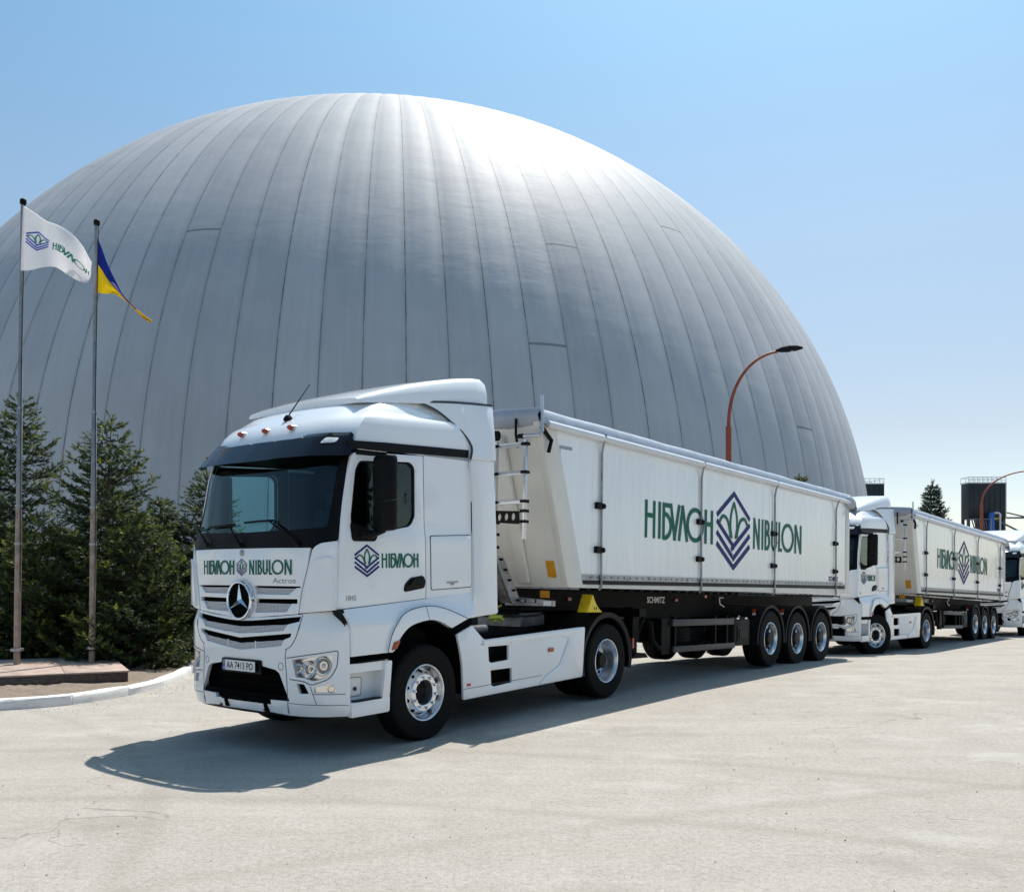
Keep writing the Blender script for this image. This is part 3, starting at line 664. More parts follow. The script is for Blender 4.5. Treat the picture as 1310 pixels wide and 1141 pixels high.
    # star in a ring
    cz = 1.525; m = MB(); c0 = -1.44
    fc = lambda x, y, z: L(c0 + x, y, cz + z)
    m.lathe([(.172, .02), (.172, -.01), (.178, -.022), (.187, -.026), (.196, -.022), (.202, -.01), (.204, .04)], 56, 'x', conv=fc)
    for k in range(3):
        a = pi / 2 + k * 2 * pi / 3; tip = (.172 * cos(a), .172 * sin(a)); l = (.030 * cos(a + pi / 3), .030 * sin(a + pi / 3)); r = (.030 * cos(a - pi / 3), .030 * sin(a - pi / 3))
        m.add([fc(-.034, 0, 0), fc(-.012, *tip), fc(0, *l), fc(0, *r)], [(0, 1, 2), (0, 3, 1)])
    m.lathe([(0, .004), (.173, .004)], 40, 'x', conv=fc, mi=1)
    m.build('star_emblem', ['chrome', 'matte'], fp, angle=30)
    m = MB(); put_letters(m, letters_cyr, -.716, -.129, 1.786, 1.934, S_cab, .010, 1, 5); put_letters(m, letters_lat, .117, .726, 1.786, 1.934, S_cab, .010, 1, 5); put_emblem(m, -.004, 1.861, .172, .176, S_cab, .010, 0, 1, T=.046); m.build('lettering', ['blue', 'green'], fp)
    m = MB(); font_geo('Actros', .075, .47, 1.703, S_cab, m, .0095, sx=1.5); m.build('model_name', 'steel', fp)
    m = MB(); m.lathe([(0, .012), (.022, .012), (.030, .008), (.033, 0)], 20, 'x', conv=lambda x, y, z: S_cab(y, 2.008 + z, .006 + x)); m.build('badge', 'steel', fp)
    # corner wind deflectors between the front panel and the doors
    for sg in (1, -1):
        pts = [(.862, 1.413), (1.212, 1.443), (1.217, 2.04), (1.212, 2.112), (1.06, 2.092), (1.0, 2.062), (.970, 2.02), (.935, 1.884), (.855, 1.60), (.822, 1.412)]
        m = MB(); m.sheet([(sg * a, b) for a, b in rnd(pts, [.01, .01, 0, .02, .02, .02, 0, 0, 0, .01])], S_cab, .010, .04, du=.04, dv=.2); c = m.build('corner_deflector', 'white', R, angle=50, bev=.003)
        pts = [(.885, 1.44), (1.165, 1.465), (1.172, 1.95), (1.10, 1.955), (1.00, 1.925), (.955, 1.85), (.905, 1.65)]
        m = MB(); m.sheet([(sg * a, b) for a, b in rnd(pts, [.03, .03, .04, .0, .03, .03, 0])], S_cab, .034, .024, du=.04); m.build('air_duct', 'white', c, angle=50, bev=.012)
    # ---- bumper
    top = [(0, 1.345), (.45, 1.368), (.83, 1.398), (.9, 1.408), (1.195, 1.432), (1.27, 1.36), (1.345, 1.27), (1.345, .40)]
    bot = [(.70, .405), (.395, .425), (.38, .45), (.33, .445), (.33, .415), (0, .42)]
    half = top + bot
    outl = [(-a, b) for a, b in half[-2:0:-1]] + half
    g3h = [(0, 1.190), (.30, 1.207), (.648, 1.238), (.700, 1.300), (.835, 1.330), (.845, 1.378), (.45, 1.345), (.2, 1.325), (0, 1.318)]
    g4h = [(0, 1.022), (.3, 1.052), (.61, 1.086), (.655, 1.150), (.735, 1.176), (.75, 1.214), (.4, 1.182), (0, 1.146)]
    g3 = [(-a, b) for a, b in g3h[-2:0:-1]] + g3h; g4 = [(-a, b) for a, b in g4h[-2:0:-1]] + g4h
    ih = [(0, .925), (.31, .925), (.335, .875), (.53, .848), (.585, .815), (.715, .548), (.45, .545), (.44, .50), (.20, .53), (0, .535)]
    ihp = [(-a, b) for a, b in ih[-2:0:-1]] + ih
    hl = rnd([(.757, .957), (1.182, 1.008), (1.175, .87), (1.14, .795), (.99, .752), (.90, .785), (.796, .790)], [.01, .02, .03, .04, .04, .03, .015])
    vent = rnd([(.80, .728), (.893, .724), (.945, .632), (.838, .628)], .012)
    fog = rnd([(.992, .692), (1.165, .726), (1.222, .66), (1.215, .640), (1.0, .642)], .012)
    holes = [g3, g4, ihp]
    for p in (hl, vent, fog): holes += [p, [(-a, b) for a, b in p[::-1]]]
    m = MB(); m.sheet(outl, S_bmp, 0, .04, holes, du=.045, dv=.11); bp = m.build('bumper', 'whitebright', R, angle=50, bev=.003)
    m = MB(); m.sheet(rnd([(-.86, .96), (.86, .96), (.88, 1.395), (-.88, 1.395)], 0), S_bmp, -.055, .01, du=.1); m.sheet([(-.8, .44), (.8, .44), (.8, .95), (-.8, .95)], S_bmp, -.10, .01, du=.1)
    for sg in (1, -1): m.sheet([(sg * a, b) for a, b in [(.75, .58), (1.0, .58), (.95, .745), (.78, .745)]], S_bmp, -.07, .01, du=.1)
    m.build('grille_recess', 'matte', bp)
    for q in ([(-.65, 1.234), (0, 1.186), (.65, 1.234), (.70, 1.297), (0, 1.258), (-.70, 1.297)], [(-.61, 1.084), (0, 1.018), (.61, 1.084), (.655, 1.146), (0, 1.09), (-.655, 1.146)]):
        m = MB(); m.sheet(q, S_bmp, -.014, .006, du=.1); m.build('grille_mesh', 'meshplate', bp)
    for u in (-.23, .23):
        m = MB(); stroke(m, [(u, 1.04), (u * .97, 1.12)], .012, S_bmp, -.010, .01); m.build('grille_rib', 'whitebright', bp)
    # lower intake: slats, step bar, tow hooks
    m = MB()
    for z in (.64, .70, .76, .82): m.sheet([(-.62, z), (.62, z), (.62, z + .012), (-.62, z + .012)], S_bmp, -.075, .02, du=.15)
    m.sheet(rnd([(-.69, .555), (.69, .555), (.66, .60), (-.66, .60)], .01), S_bmp, -.01, .06, du=.12)
    for u in (-.26, .38): m.sheet(rnd([(u - .03, .53), (u + .01, .53), (u + .055, .425), (u - .01, .425)], .006), S_bmp, .012, .05)
    m.sheet(rnd([(-.34, .50), (.46, .50), (.45, .56), (-.33, .56)], .012), S_bmp, .004, .05, du=.15); m.build('front_step', 'matte', bp)
    m = MB(); m.sheet(rnd([(-.30, .79), (.345, .79), (.335, .93), (-.295, .93)], .02), S_bmp, .018, .08, du=.2); m.build('plate_bracket', 'black', bp)
    m = MB(); pm = lambda u, z, off=0.: L(-1.485 - off, u, z)
    m.sheet(rnd([(-.238, .812), (.284, .812), (.284, .916), (-.238, .916)], .008), pm, 0, .006); m.sheet(rnd([(-.238, .813), (-.200, .813), (-.200, .915), (-.238, .915)], .006), pm, .0015, .003, mi=1)
    font_geo('AA 7413 PO', .098, .044, .831, pm, m, .002, 2, 'CENTER', .84, .004); font_geo('UA', .03, -.219, .822, pm, m, .003, 0, 'CENTER')
    m.sheet(rnd([(-.232, .875), (-.206, .875), (-.206, .9), (-.232, .9)], .004), pm, .003, .002, mi=3); m.build('number_plate', ['platewhite', 'plateblue', 'black', 'flagyellow'], bp)
    # lower lip, panel gaps
    m = MB(); m.sheet([(-1.33, .385), (1.33, .385), (1.33, .43), (-1.33, .43)], S_bmp, -.03, .1, du=.08); m.build('under_spoiler', 'black', bp)
    m = MB()
    for sg in (1, -1):
        f = lambda pts: [(sg * a, b) for a, b in pts]
        stroke(m, f(spl([(.69, .42), (.69, .55), (.68, .80), (.665, .97), (.68, 1.05)], 4)), .008, S_bmp, .0015, .004)
        stroke(m, f(spl([(.665, 1.05), (.74, 1.09), (.80, 1.17), (.84, 1.27), (.862, 1.395)], 4)), .008, S_bmp, .0015, .004)
        stroke(m, f(rnd([(.68, .969), (.95, 1.01), (1.237, 1.05), (1.225, .891), (1.151, .777), (.967, .713), (.90, .75), (.72, .765)], [0, 0, .03, .05, .05, .04, .03, 0])), .009, S_bmp, .0015, .004)
        stroke(m, f([(1.02, .528), (.96, .70)]), .006, S_bmp, .0015, .004); stroke(m, f([(.98, .628), (1.30, .625)]), .007, S_bmp, .0015, .004)
        stroke(m, f([(.70, .53), (.82, .526), (1.05, .522), (1.33, .515)]), .006, S_bmp, .0015, .004)
        stroke(m, f(arc(.605, .885, .032, .036, 0, 360, 20)), .005, S_bmp, .0015, .004)
    m.build('panel_gap', 'gap', bp)
    for sg in (1, -1):
        h = MB(); big = [(a + (a - .97) * .06, b + (b - .88) * .06) for a, b in hl]
        h.sheet([(sg * a, b) for a, b in big], S_bmp, -.085, .008, du=.08); e0 = h.build('headlight', 'reflector', R)
        h = MB()
        for (u, z, r) in ((1.075, .895, .092), (.925, .862, .082), (.815, .875, .050)):
            h.lathe([(.0, -.02), (r * .35, -.012), (r * .75, .022), (r * .95, .062), (r, .066), (r * 1.04, .058), (r * 1.04, .0)], 24, 'x', conv=lambda x, y, zz: S_bmp(sg * (u + y), z + zz, -.085 + x))
            h.lathe([(.0, .03), (r * .22, .026), (r * .28, 0)], 14, 'x', conv=lambda x, y, zz: S_bmp(sg * (u + y), z + zz, -.085 + x), mi=1)
        h.build('lamp_bowl', ['chrome', 'clearlens'], e0)
        h = MB(); h.sheet([(sg * a, b) for a, b in hl], S_bmp, .002, .005, du=.06); h.build('lens', 'lens', e0, angle=60)
        h = MB(); h.sheet([(sg * a, b) for a, b in fog], S_bmp, -.03, .01, du=.06); fl = h.build('fog_lamp', 'reflector', R)
        h = MB(); h.lathe([(0, -.03), (.03, -.01), (.036, .02)], 16, 'x', conv=lambda x, y, zz: S_bmp(sg * (1.165 + y), .675 + zz * .9, -.03 + x)); h.build('lamp_bowl', 'darkgrey', fl)
        h = MB(); h.sheet([(sg * a, b) for a, b in fog], S_bmp, .001, .004, du=.06); h.build('lens', 'lens', fl)
    # ---- steps behind the bumper corners
    for sg in (1, -1):
        F = lambda t0: S_flat(sg, t0); m = MB()
        m.sheet(rnd([(-1.075, .39), (-.56, .385), (-.555, .53), (-1.075, .53)], [.0, .03, 0, 0]), F(1.245), 0, .05)                       # lower sill
        m.sheet(rnd([(-.66, .53), (-.557, .53), (-.515, .90), (-.60, .905)], [0, 0, .02, .03]), F(1.245), 0, .05)                        # rear cheek
        m.sheet(rnd([(-1.075, .82), (-.60, .815), (-.585, .90), (-1.075, .91)], [0, .03, .01, 0]), F(1.215), 0, .05)                     # upper sill
        m.sheet([(-1.10, .40), (-.58, .40), (-.58, .90), (-1.10, .90)], F(1.08), 0, .03)                                                 # back of the niche
        m.box((-.615, min(sg * 1.05, sg * 1.24), .40), (-.585, max(sg * 1.05, sg * 1.24), .905), L)
        m.sheet([(-1.10, .90), (-.5, .90), (-.5, 1.02), (-1.10, 1.02)], F(1.17), 0, .03)
        for z in (.505, .885): m.prism([(-1.08, 1.06), (-.58, 1.06), (-.58, 1.222), (-1.08, 1.222)], lambda a, b, d: L(a, sg * b, d), z, z + .022)
        sb = m.build('step_box', 'white', R, bev=.004)
        for z, s0, s1 in ((.53, -1.0, -.66), (.91, -.98, -.63)):
            m = MB(); m.prism(rnd([(s0, 1.15), (s1, 1.15), (s1 + .03, 1.233), (s0, 1.233)], .01), lambda a, b, d: L(a, sg * b, d), z, z + .014); m.build('step_tread', 'black', sb)
        m = MB(); stroke(m, rnd([(-.985, .565), (-.80, .565), (-.79, .75), (-.975, .755)], .03) + [(-.955, .565)], .006, F(1.082), 0, .004); m.lathe([(0, .01), (.022, .01), (.022, 0)], 12, 'y', conv=lambda x, y, z: L(-.885 + x, sg * (1.082 + y), .64 + z)); m.build('access_flap', 'gap', sb)
    # ---- wings over the front wheels
    for sg in (1, -1):
        S = S_fend(sg)
        arch = spl([(-.545, .985), (-.50, 1.012), (-.42, 1.125), (-.265, 1.235), (0, 1.282), (.19, 1.258), (.385, 1.175)], 5)
        m = MB(); m.sheet([(-1.075, .985)] + arch + [(.70, 1.262), (.785, 1.268), (.865, 1.40), (.868, 1.545), (.08, 1.502), (-1.165, 1.440), (-1.09, 1.33), (-1.078, 1.28)], S, 0, .05, du=.12, dv=.06); w = m.build('front_wing', 'white', R, angle=42, bev=.004)
        inner = arch; outer = spl([(-.60, .99), (-.585, 1.05), (-.52, 1.20), (-.34, 1.37), (.0, 1.43), (.30, 1.39), (.66, 1.262)], 5)
        m = MB(); m.sheet(inner + outer[::-1], lambda a, b, o: L(a, sg * (1.262 + .45 * np.interp(b, *FO) + o), b), .014, .03, du=.1, dv=.05); m.build('wheel_arch', 'white', w, angle=50, bev=.006)
        m = MB(); stroke(m, outer, .008, lambda a, b, o: L(a, sg * (1.262 + .45 * np.interp(b, *FO) + o), b), .0155, .004); stroke(m, [(.02, 1.285), (.0, 1.43)], .006, lambda a, b, o: L(a, sg * (1.262 + .45 * np.interp(b, *FO) + o), b), .0158, .004); m.build('panel_gap', 'gap', w)
        m = MB(); m.sheet(rnd([(-.555, 1.005), (-.485, 1.02), (-.435, 1.10), (-.52, 1.085)], .012), lambda a, b, o: L(a, sg * (1.262 + o), b), .028, .03); m.build('side_indicator', 'amber', w, bev=.006)
        m = MB(); m.lathe([(.70, 0), (.72, .0), (.72, .44), (.70, .44)], 30, 'y', (0, 0, 0), 0, -.15, pi - .66, conv=lambda x, y, z: L(x + .02, sg * (.78 + y), .55 + z)); m.box((-.58, min(sg * .75, sg * 1.04), .42), (-.55, max(sg * .75, sg * 1.04), .98), L); m.box((-1.07, min(sg * .75, sg * 1.19), .91), (-.50, max(sg * .75, sg * 1.19), .99), L)
        m.box((.585, min(sg * .72, sg * 1.2), .42), (.62, max(sg * .72, sg * 1.2), 1.2), L); m.sheet([(.395, 1.16), (.60, 1.10), (.80, 1.19), (.80, 1.262), (.72, 1.262)], S_flat(sg, 1.21), 0, .04); m.build('wheel_housing', 'matte', w)
        m = MB(); m.sheet([(-1.19, 1.44), (-1.13, 1.445), (-1.085, 1.33), (-1.072, 1.28), (-1.072, .95), (-1.115, .95), (-1.11, 1.28)], S_flat(sg, 1.20), 0, .10); m.build('wing_seal', 'black', w)
    # ---- side skirt over the tank
    for sg in (1, -1):
        F = S_flat(sg, 1.25); h1 = rnd([(1.045, .915), (1.435, .905), (1.435, .73), (1.10, .722), (1.055, .745)], .01); h2 = rnd([(1.085, .638), (1.49, .63), (1.49, .455), (1.14, .445), (1.095, .465)], .01)
        outl = rnd([(.60, .357), (3.026, .36), (3.10, 1.015), (2.98, 1.018), (.99, 1.0), (.945, 1.02), (.757, 1.175), (.50, 1.095), (.585, .80)], [.01, .02, .015, 0, .02, .05, .02, .02, .2])
        m = MB(); m.sheet(outl, F, 0, .03, [h1, h2]); k = m.build('side_skirt', 'white', R, bev=.004)
        m = MB(); m.sheet(rnd([(.96, .935), (1.0, .93), (2.55, .945), (2.72, .90), (2.48, .56), (2.2, .47), (2.05, .372), (3.018, .372), (3.088, 1.005), (.985, .988), (.952, 1.005)], [0, 0, .1, .05, .06, .06, .0, .01, .01, 0, 0]), F, .014, .012); m.build('skirt_ridge', 'white', k, angle=60, bev=.011)
        for z, s0, s1 in ((.70, 1.03, 1.45), (.43, 1.07, 1.50)):
            m = MB(); m.prism([(s0, 1.06), (s1, 1.06), (s1, 1.245), (s0 + .02, 1.245)], lambda a, b, d: L(a, sg * b, d), z, z + .02); m.build('step_tread', 'black', k)
        m = MB(); m.box((.95, min(sg * 1.03, sg * 1.07), .40), (1.55, max(sg * 1.03, sg * 1.07), .95), L); m.build('step_backing', 'black', k)
        m = MB(); m.sheet(rnd([(2.245, .755), (2.35, .752), (2.35, .80), (2.245, .803)], .006), F, .02, .015); m.build('side_marker', 'amber', k)
        m = MB(); m.sheet(rnd([(.655, .50), (.72, .50), (.72, .53), (.655, .53)], .003), F, .006, .006); m.build('reflector', 'red', k)
        m = MB(); stroke(m, [(.60, .475), (2.1, .475)], .006, F, .0012, .004); stroke(m, rnd([(.90, .955), (1.30, .945), (1.5, .93)], 0), .004, F, .0012, .004); m.build('panel_gap', 'gap', k)
        # mudguard of the driven wheels
        m = MB(); cc = (3.70, .50); V = []
        ring = [(cc[0] + .66 * cos(radians(a)), cc[1] + .66 * sin(radians(a)) * 1.03) for a in range(200, -14, -8)]
        ring[0] = (3.10, .36); ring[-1] = (4.33, .36); rin = [(cc[0] + (a - cc[0]) * .90, cc[1] + (b - cc[1]) * .90 if b > .4 else b) for a, b in ring]
        m.prism(ring + rin[::-1], lambda a, b, d: L(a, sg * d, b), .72, 1.245) if False else None
        q = len(ring)
        for P0, P1 in ((ring, rin),):
            v = [L(a, sg * 1.245, b) for a, b in P0] + [L(a, sg * 1.235, b) for a, b in P1] + [L(a, sg * .72, b) for a, b in P0] + [L(cc[0] + (a - cc[0]) * 1.0, sg * 1.215, b - .012) for a, b in P1]
            f = [(i, i + 1, q + i + 1, q + i) for i in range(q - 1)] + [(i, i + 1, 2 * q + i + 1, 2 * q + i) for i in range(q - 1)] + [(q + i, q + i + 1, 3 * q + i + 1, 3 * q + i) for i in range(q - 1)]; m.add(v, f)
        m.build('mudguard', 'darkgrey', R, angle=50, recalc=True)
    # ---- chassis, fifth wheel, tank, lines
    m = MB()
    for sg in (1, -1):
        m.box((-1.1, sg * .43 - .04, .72), (4.45, sg * .43 + .04, 1.0), L); m.box((.95, min(sg * .62, sg * 1.03), .42), (2.95, max(sg * .62, sg * 1.03), .95), L)
    for s in (-.9, .9, 2.2, 3.2, 4.4): m.box((s - .06, -.43, .76), (s + .06, .43, .96), L)
    for s in (0, 3.7): m.tube([(s, -1.0, .5), (s, 1.0, .5)], .085, 12, L)
    m.lathe([(0, -.2), (.16, -.18), (.2, 0), (.16, .2), (0, .22)], 16, 'y', conv=lambda x, y, z: L(3.7 + x, y, .5 + z)); m.box((.9, -.8, .97), (2.55, .8, 1.02), L); m.box((-.8, -.5, .5), (.9, .5, 1.35), L)
    m.box((4.40, -1.2, .60), (4.46, 1.2, .72), L); ch = m.build('chassis', 'chassis', R)
    m = MB(); m.lathe([(.0, .0), (.46, 0), (.47, -.03), (.44, -.06)], 28, 'z', conv=lambda x, y, z: L(3.1 + x, y, 1.19 + z)); m.box((2.85, -.38, 1.0), (3.4, .38, 1.14), L); m.build('fifth_wheel', 'steel', R)
    m = MB()
    for y, c in ((.25, 0), (.36, 0), (.47, 1)):
        m.tube([(.92, y, 1.9), (1.05, y, 1.45), (1.4, y + .05, 1.18), (1.8, y + .1, 1.22), (2.3, y, 1.32)], .014, 6, L, c)
    for q in range(14): m.lathe([(.05, -.008), (.062, 0), (.05, .008)], 12, 'x', conv=lambda x, y, z: L(1.35 + q * .022 + x, .72 + y, 1.06 + z), mi=2)
    m.tube([(1.72, .62, 1.28), (1.78, .72, 1.22), (1.76, .80, 1.14)], .022, 6, L, 1); m.tube([(1.86, .70, 1.27), (1.8, .76, 1.19), (1.9, .82, 1.16)], .02, 6, L, 1); m.tube([(1.70, .74, 1.20), (1.84, .84, 1.20)], .026, 6, L, 1); m.tube([(1.66, .70, 1.29), (1.84, .78, 1.285)], .012, 6, L, 2)
    m.box((.93, .55, 1.30), (1.0, .72, 1.38), L, 3); m.build('supply_lines', ['black', 'hose', 'steel', 'bluepart'], R)
    for sg in (1, -1):
        m = MB(); m.box((4.46, min(sg * .78, sg * 1.2), .62), (4.50, max(sg * .78, sg * 1.2), .76), L); m.build('tail_lamp', 'red', R)
    # ---- inside the cab
    m = MB(); m.prism([(-1.2, 2.16), (-.72, 2.14), (-.62, 1.95), (-.66, 1.43), (-1.2, 1.43)], lambda a, b, d: L(a, d, b), -1.06, 1.06); m.build('dashboard', 'cablack', R, bev=.03)
    m = MB(); m.box((.50, -1.09, 1.43), (.82, 1.09, 3.05), L); m.box((-.9, -1.08, 3.04), (.82, 1.08, 3.07), L); m.box((.10, -1.10, 1.43), (.5, -1.04, 3.0), L); m.box((.10, 1.04, 1.43), (.5, 1.10, 3.0), L); m.build('bunk_wall', 'cablack', R)
    for t in (.52, -.52):
        m = MB(); m.prism(rnd([(-.42, 1.80), (.12, 1.76), (.14, 1.90), (-.40, 1.95)], .04), lambda a, b, d: L(a, d, b), t - .25, t + .25); m.prism(rnd([(.06, 1.86), (.20, 1.84), (.36, 2.52), (.22, 2.55)], .05), lambda a, b, d: L(a, d, b), t - .24, t + .24); m.prism(rnd([(.26, 2.55), (.36, 2.54), (.40, 2.74), (.30, 2.76)], .04), lambda a, b, d: L(a, d, b), t - .13, t + .13)
        m.prism([(-.3, 1.43), (.1, 1.43), (.08, 1.8), (-.28, 1.8)], lambda a, b, d: L(a, d, b), t - .15, t + .15); m.build('seat', 'cabgrey', R, bev=.03)
    m = MB(); cs, cz2 = -.62, 2.22
    m.tube([(cs + .10 * sin(a), .52 + .225 * cos(a), cz2 + .19 * sin(a)) for a in [2 * pi * k / 28 for k in range(29)]], .018, 8, L); m.tube([(cs, .30, cz2), (cs, .74, cz2)], .022, 6, L); m.tube([(cs, .52, cz2), (cs - .22, .52, cz2 - .22)], .035, 8, L); m.build('steering_wheel', 'darkgrey', R)
    # ---- wheels
    for sg in (1, -1):
        make_wheel('front', R, L(0, sg * 1.085, .508), sg); make_wheel('drive', R, L(3.7, sg * 1.085, .508), sg)
    return R

# ------------------------------------------------------------------ the tipping trailer
def make_trailer():
    R = empty('tipper_trailer')
    zt = lambda s: 3.372 + .004 * (s + 8)                      # under the roller pipe
    zr = lambda s: 1.551 + .0122 * (s + 7.64)                  # top of the grey sill strip
    zk = lambda s: 1.437 + .0118 * (s + 7.64)
    zw = lambda s: 1.376 + .0045 * (s + 7.6)
    wall_s = lambda z: -8.0 - .328 * (z - 1.376)
    m = MB()
    for sg in (1, -1):
        F = S_flat(sg, 1.275)
        m.sheet([(-8.33, 3.40), (-7.672, zr(-7.67) - .05), (2.62, zr(2.62) - .05), (2.62, 3.42)], F, 0, .04, du=1.2)
    m.box((-7.9, -1.27, 1.40), (2.80, 1.27, 1.46), L)
    body = m.build('body', 'panel', R)
    m = MB()
    for sg in (1, -1):
        F = S_flat(sg, 1.275)
        m.sheet([(-8.70, 3.42), (-8.655, 3.36), (-8.0, 1.376), (-7.585, 1.376), (-7.60, 1.47), (-7.672, 1.50), (-8.33, 3.40), (-8.33, 3.43)], F, .012, .10)
        m.sheet([(2.62, 1.46), (2.86, 1.46), (2.86, 3.44), (2.62, 3.44)], F, .012, .10)
        m.sheet([(-7.63, zw(-7.6)), (2.80, zw(2.8)), (2.80, zk(2.8) - .02), (-7.63, zk(-7.6) - .012)], F, .010, .06)
    m.build('body_frame', 'cream', body, bev=.006)
    m = MB()
    W = lambda t, z, off=0.: L(wall_s(z) - off * .95, t, z - off * .31)
    m.sheet([(-1.20, 1.376), (1.20, 1.376), (1.20, 3.41), (-1.20, 3.41)], W, 0, .05, dv=.5); fw = m.build('front_wall', 'cream', R)
    for t in (-.62, .62):
        m = MB(); m.sheet([(t - .09, 1.44), (t + .09, 1.44), (t + .09, 3.30), (t - .09, 3.30)], W, .07, .068); m.build('wall_rib', 'cream', fw, bev=.022)
    for q in ([(1.0, 1.51), (1.135, 1.50), (1.135, 1.715), (1.0, 1.72)], [(-1.135, 1.50), (-1.0, 1.51), (-1.0, 1.72), (-1.135, 1.715)]):
        m = MB(); m.sheet(q, W, .006, .005); m.build('warning_plate', 'orange', fw)
    for sg in (1, -1):
        F = S_flat(sg, 1.275)
        m = MB(); m.sheet([(-7.672, zk(-7.67)), (2.50, zk(2.5)), (2.46, zr(2.46)), (-7.69, zr(-7.69))], F, .016, .03); m.sheet([(-7.66, zk(-7.66) - .012), (2.55, zk(2.55) - .015), (2.52, zk(2.52) + .045), (-7.67, zk(-7.67) + .04)], F, .022, .03, mi=1)
        for q in range(58):
            s = -7.5 + q * .172; m.sheet([(s, zr(s) - .045), (s + .022, zr(s) - .045), (s + .022, zr(s) - .022), (s, zr(s) - .022)], F, .019, .01, mi=1)
        m.build('side_rail', ['steel', 'darkgrey'], body)
        # name on the side
        sk = lambda a, b, o: F(a, b + .006 * (a + 3), o); m = MB()
        put_emblem(m, -3.06, 2.436, 1.30, 1.345, sk, .007, 0, 1, n=6)
        if sg > 0: put_letters(m, letters_cyr, -6.06, -3.86, 2.160, 2.715, sk, .007, 1, 5); put_letters(m, letters_lat, -2.25, .03, 2.160, 2.715, sk, .007, 1, 5)
        else: put_letters(m, letters_cyr, -.06, -2.26, 2.160, 2.715, sk, .007, 1, 5); put_letters(m, letters_lat, -3.87, -6.15, 2.160, 2.715, sk, .007, 1, 5)
        m.build('lettering', ['blue', 'green'], body)
        m = MB(); fm = (lambda a, b, o: F(a, b, o)) if sg > 0 else (lambda a, b, o: F(2 * 1.99 - a, b, o)); font_geo('SCHMITZ', .135, 1.60, 1.69, fm, m, .006, sx=1.0, bold=.03); m.build('maker_name', 'blue', body)
        m = MB(); stroke(m, [(-8.21, 2.87), (-8.235, 3.165), (-7.95, 3.175)], .042, F, .003, .003); m.build('reflective_tape', 'tape', body)
        # straps with their two buckles, on a welded joint
        for s in (-7.28, -4.33, -1.36, 1.94):
            m = MB(); m.sheet([(s - .17, zr(s)), (s - .05, zr(s)), (s - .05, zt(s)), (s - .17, zt(s))], F, .003, .003); m.build('panel_joint', 'panel', body)
            m = MB(); pts = [(s + .0, sg * 1.36, 3.46), (s, sg * 1.365, 3.40), (s, sg * 1.33, 3.33), (s + .005, sg * 1.302, 3.20), (s + .02, sg * 1.300, 2.4), (s + .03, sg * 1.305, 1.6), (s + .035, sg * 1.31, 1.40), (s + .035, sg * 1.27, 1.36)]
            m.tube(pts, .017, 6, L); tp = m.build('tarp_strap', 'steel', R)
            for z in (2.49, 1.895):
                k = MB(); k.box((s - .12, min(sg * 1.278, sg * 1.325), z - .045), (s + .03, max(sg * 1.278, sg * 1.325), z + .045), L); k.lathe([(0, .05), (.035, .05), (.04, 0)], 12, 'y', conv=lambda x, y, zz: L(s + .05 + x, sg * (1.29 + y), z + zz)); k.build('buckle', 'black', tp, bev=.008)
    # rolled cover: tarp over hoops, roller pipe, end flaps
    m = MB(); V = []; ss = [-8.66, -8.4] + [-8.0 + .42 * k for k in range(26)] + [2.88]; sec = [(1.340, 3.40), (1.335, 3.47), (1.322, 3.53), (1.295, 3.572), (1.24, 3.595), (.9, 3.625), (.4, 3.645), (0, 3.65)]; sec = sec + [(-a, b) for a, b in sec[-2::-1]]; q = len(sec)
    for i, s in enumerate(ss):
        w = .004 * sin(i * 2.1) + .003 * sin(i * 5.3)
        for j, (t, z) in enumerate(sec): V.append(L(s, t, z + (w if 1 < j < q - 2 else 0) + .0035 * (s + 8)))
    f = [(i * q + j, i * q + j + 1, (i + 1) * q + j + 1, (i + 1) * q + j) for i in range(len(ss) - 1) for j in range(q - 1)]; m.add(V, f)
    tarp = m.build('tarpaulin', 'tarpside', R, angle=50)
    m = MB(); rows = [[], [], [], []]
    for k in range(25):
        t = -1.30 + 2.6 * k / 24; zt_ = 3.648 - .055 * abs(t / 1.3) ** 3 - .0025; sag = .03 * abs(sin(k * 1.9))
        for r_, (ds, z) in enumerate(((0, zt_), (-.045 - sag, zt_ - .10), (-.02 - sag * .5, 3.43 - .08 * abs(sin(k * .55)) * (1 - abs(t) / 1.4)), (.04, 3.36))): rows[r_].append(L(-8.67 + ds + (.0 if r_ < 3 else 0), t, min(z, zt_)))
    m.add(sum(rows, []), [(r_ * 25 + k, r_ * 25 + k + 1, (r_ + 1) * 25 + k + 1, (r_ + 1) * 25 + k) for r_ in range(3) for k in range(24)]); m.build('front_flap', 'tarp', tarp, angle=60)
    m = MB(); rows = []
    for r_, (ds, dz) in enumerate(((-.35, .0), (.0, .015), (.08, -.05), (.13, -.16), (.10, -.27), (.02, -.34))):
        for k in range(31):
            t = -1.36 + 2.72 * k / 30; z = 3.69 - .20 * abs(t / 1.36) ** 5; rows.append(L(2.85 + ds + .05 * sin(k * 2.3 + r_), t * (1 + .01 * r_), z + dz + .03 * sin(k * 1.7 + r_ * 2)))
    m.add(rows, [(r_ * 31 + k, r_ * 31 + k + 1, (r_ + 1) * 31 + k + 1, (r_ + 1) * 31 + k) for r_ in range(5) for k in range(30)])
    for sg in (1, -1): m.lathe([(0, -.28), (.06, -.27), (.11, -.1), (.12, .1), (.09, .26), (0, .28)], 14, 'x', conv=lambda x, y, z: L(2.78 + x, sg * (1.31 + y * .7), 3.46 + z * 1.2 - .1 * (x + .2)))
    m.build('rear_flap', 'tarp', tarp, angle=60)
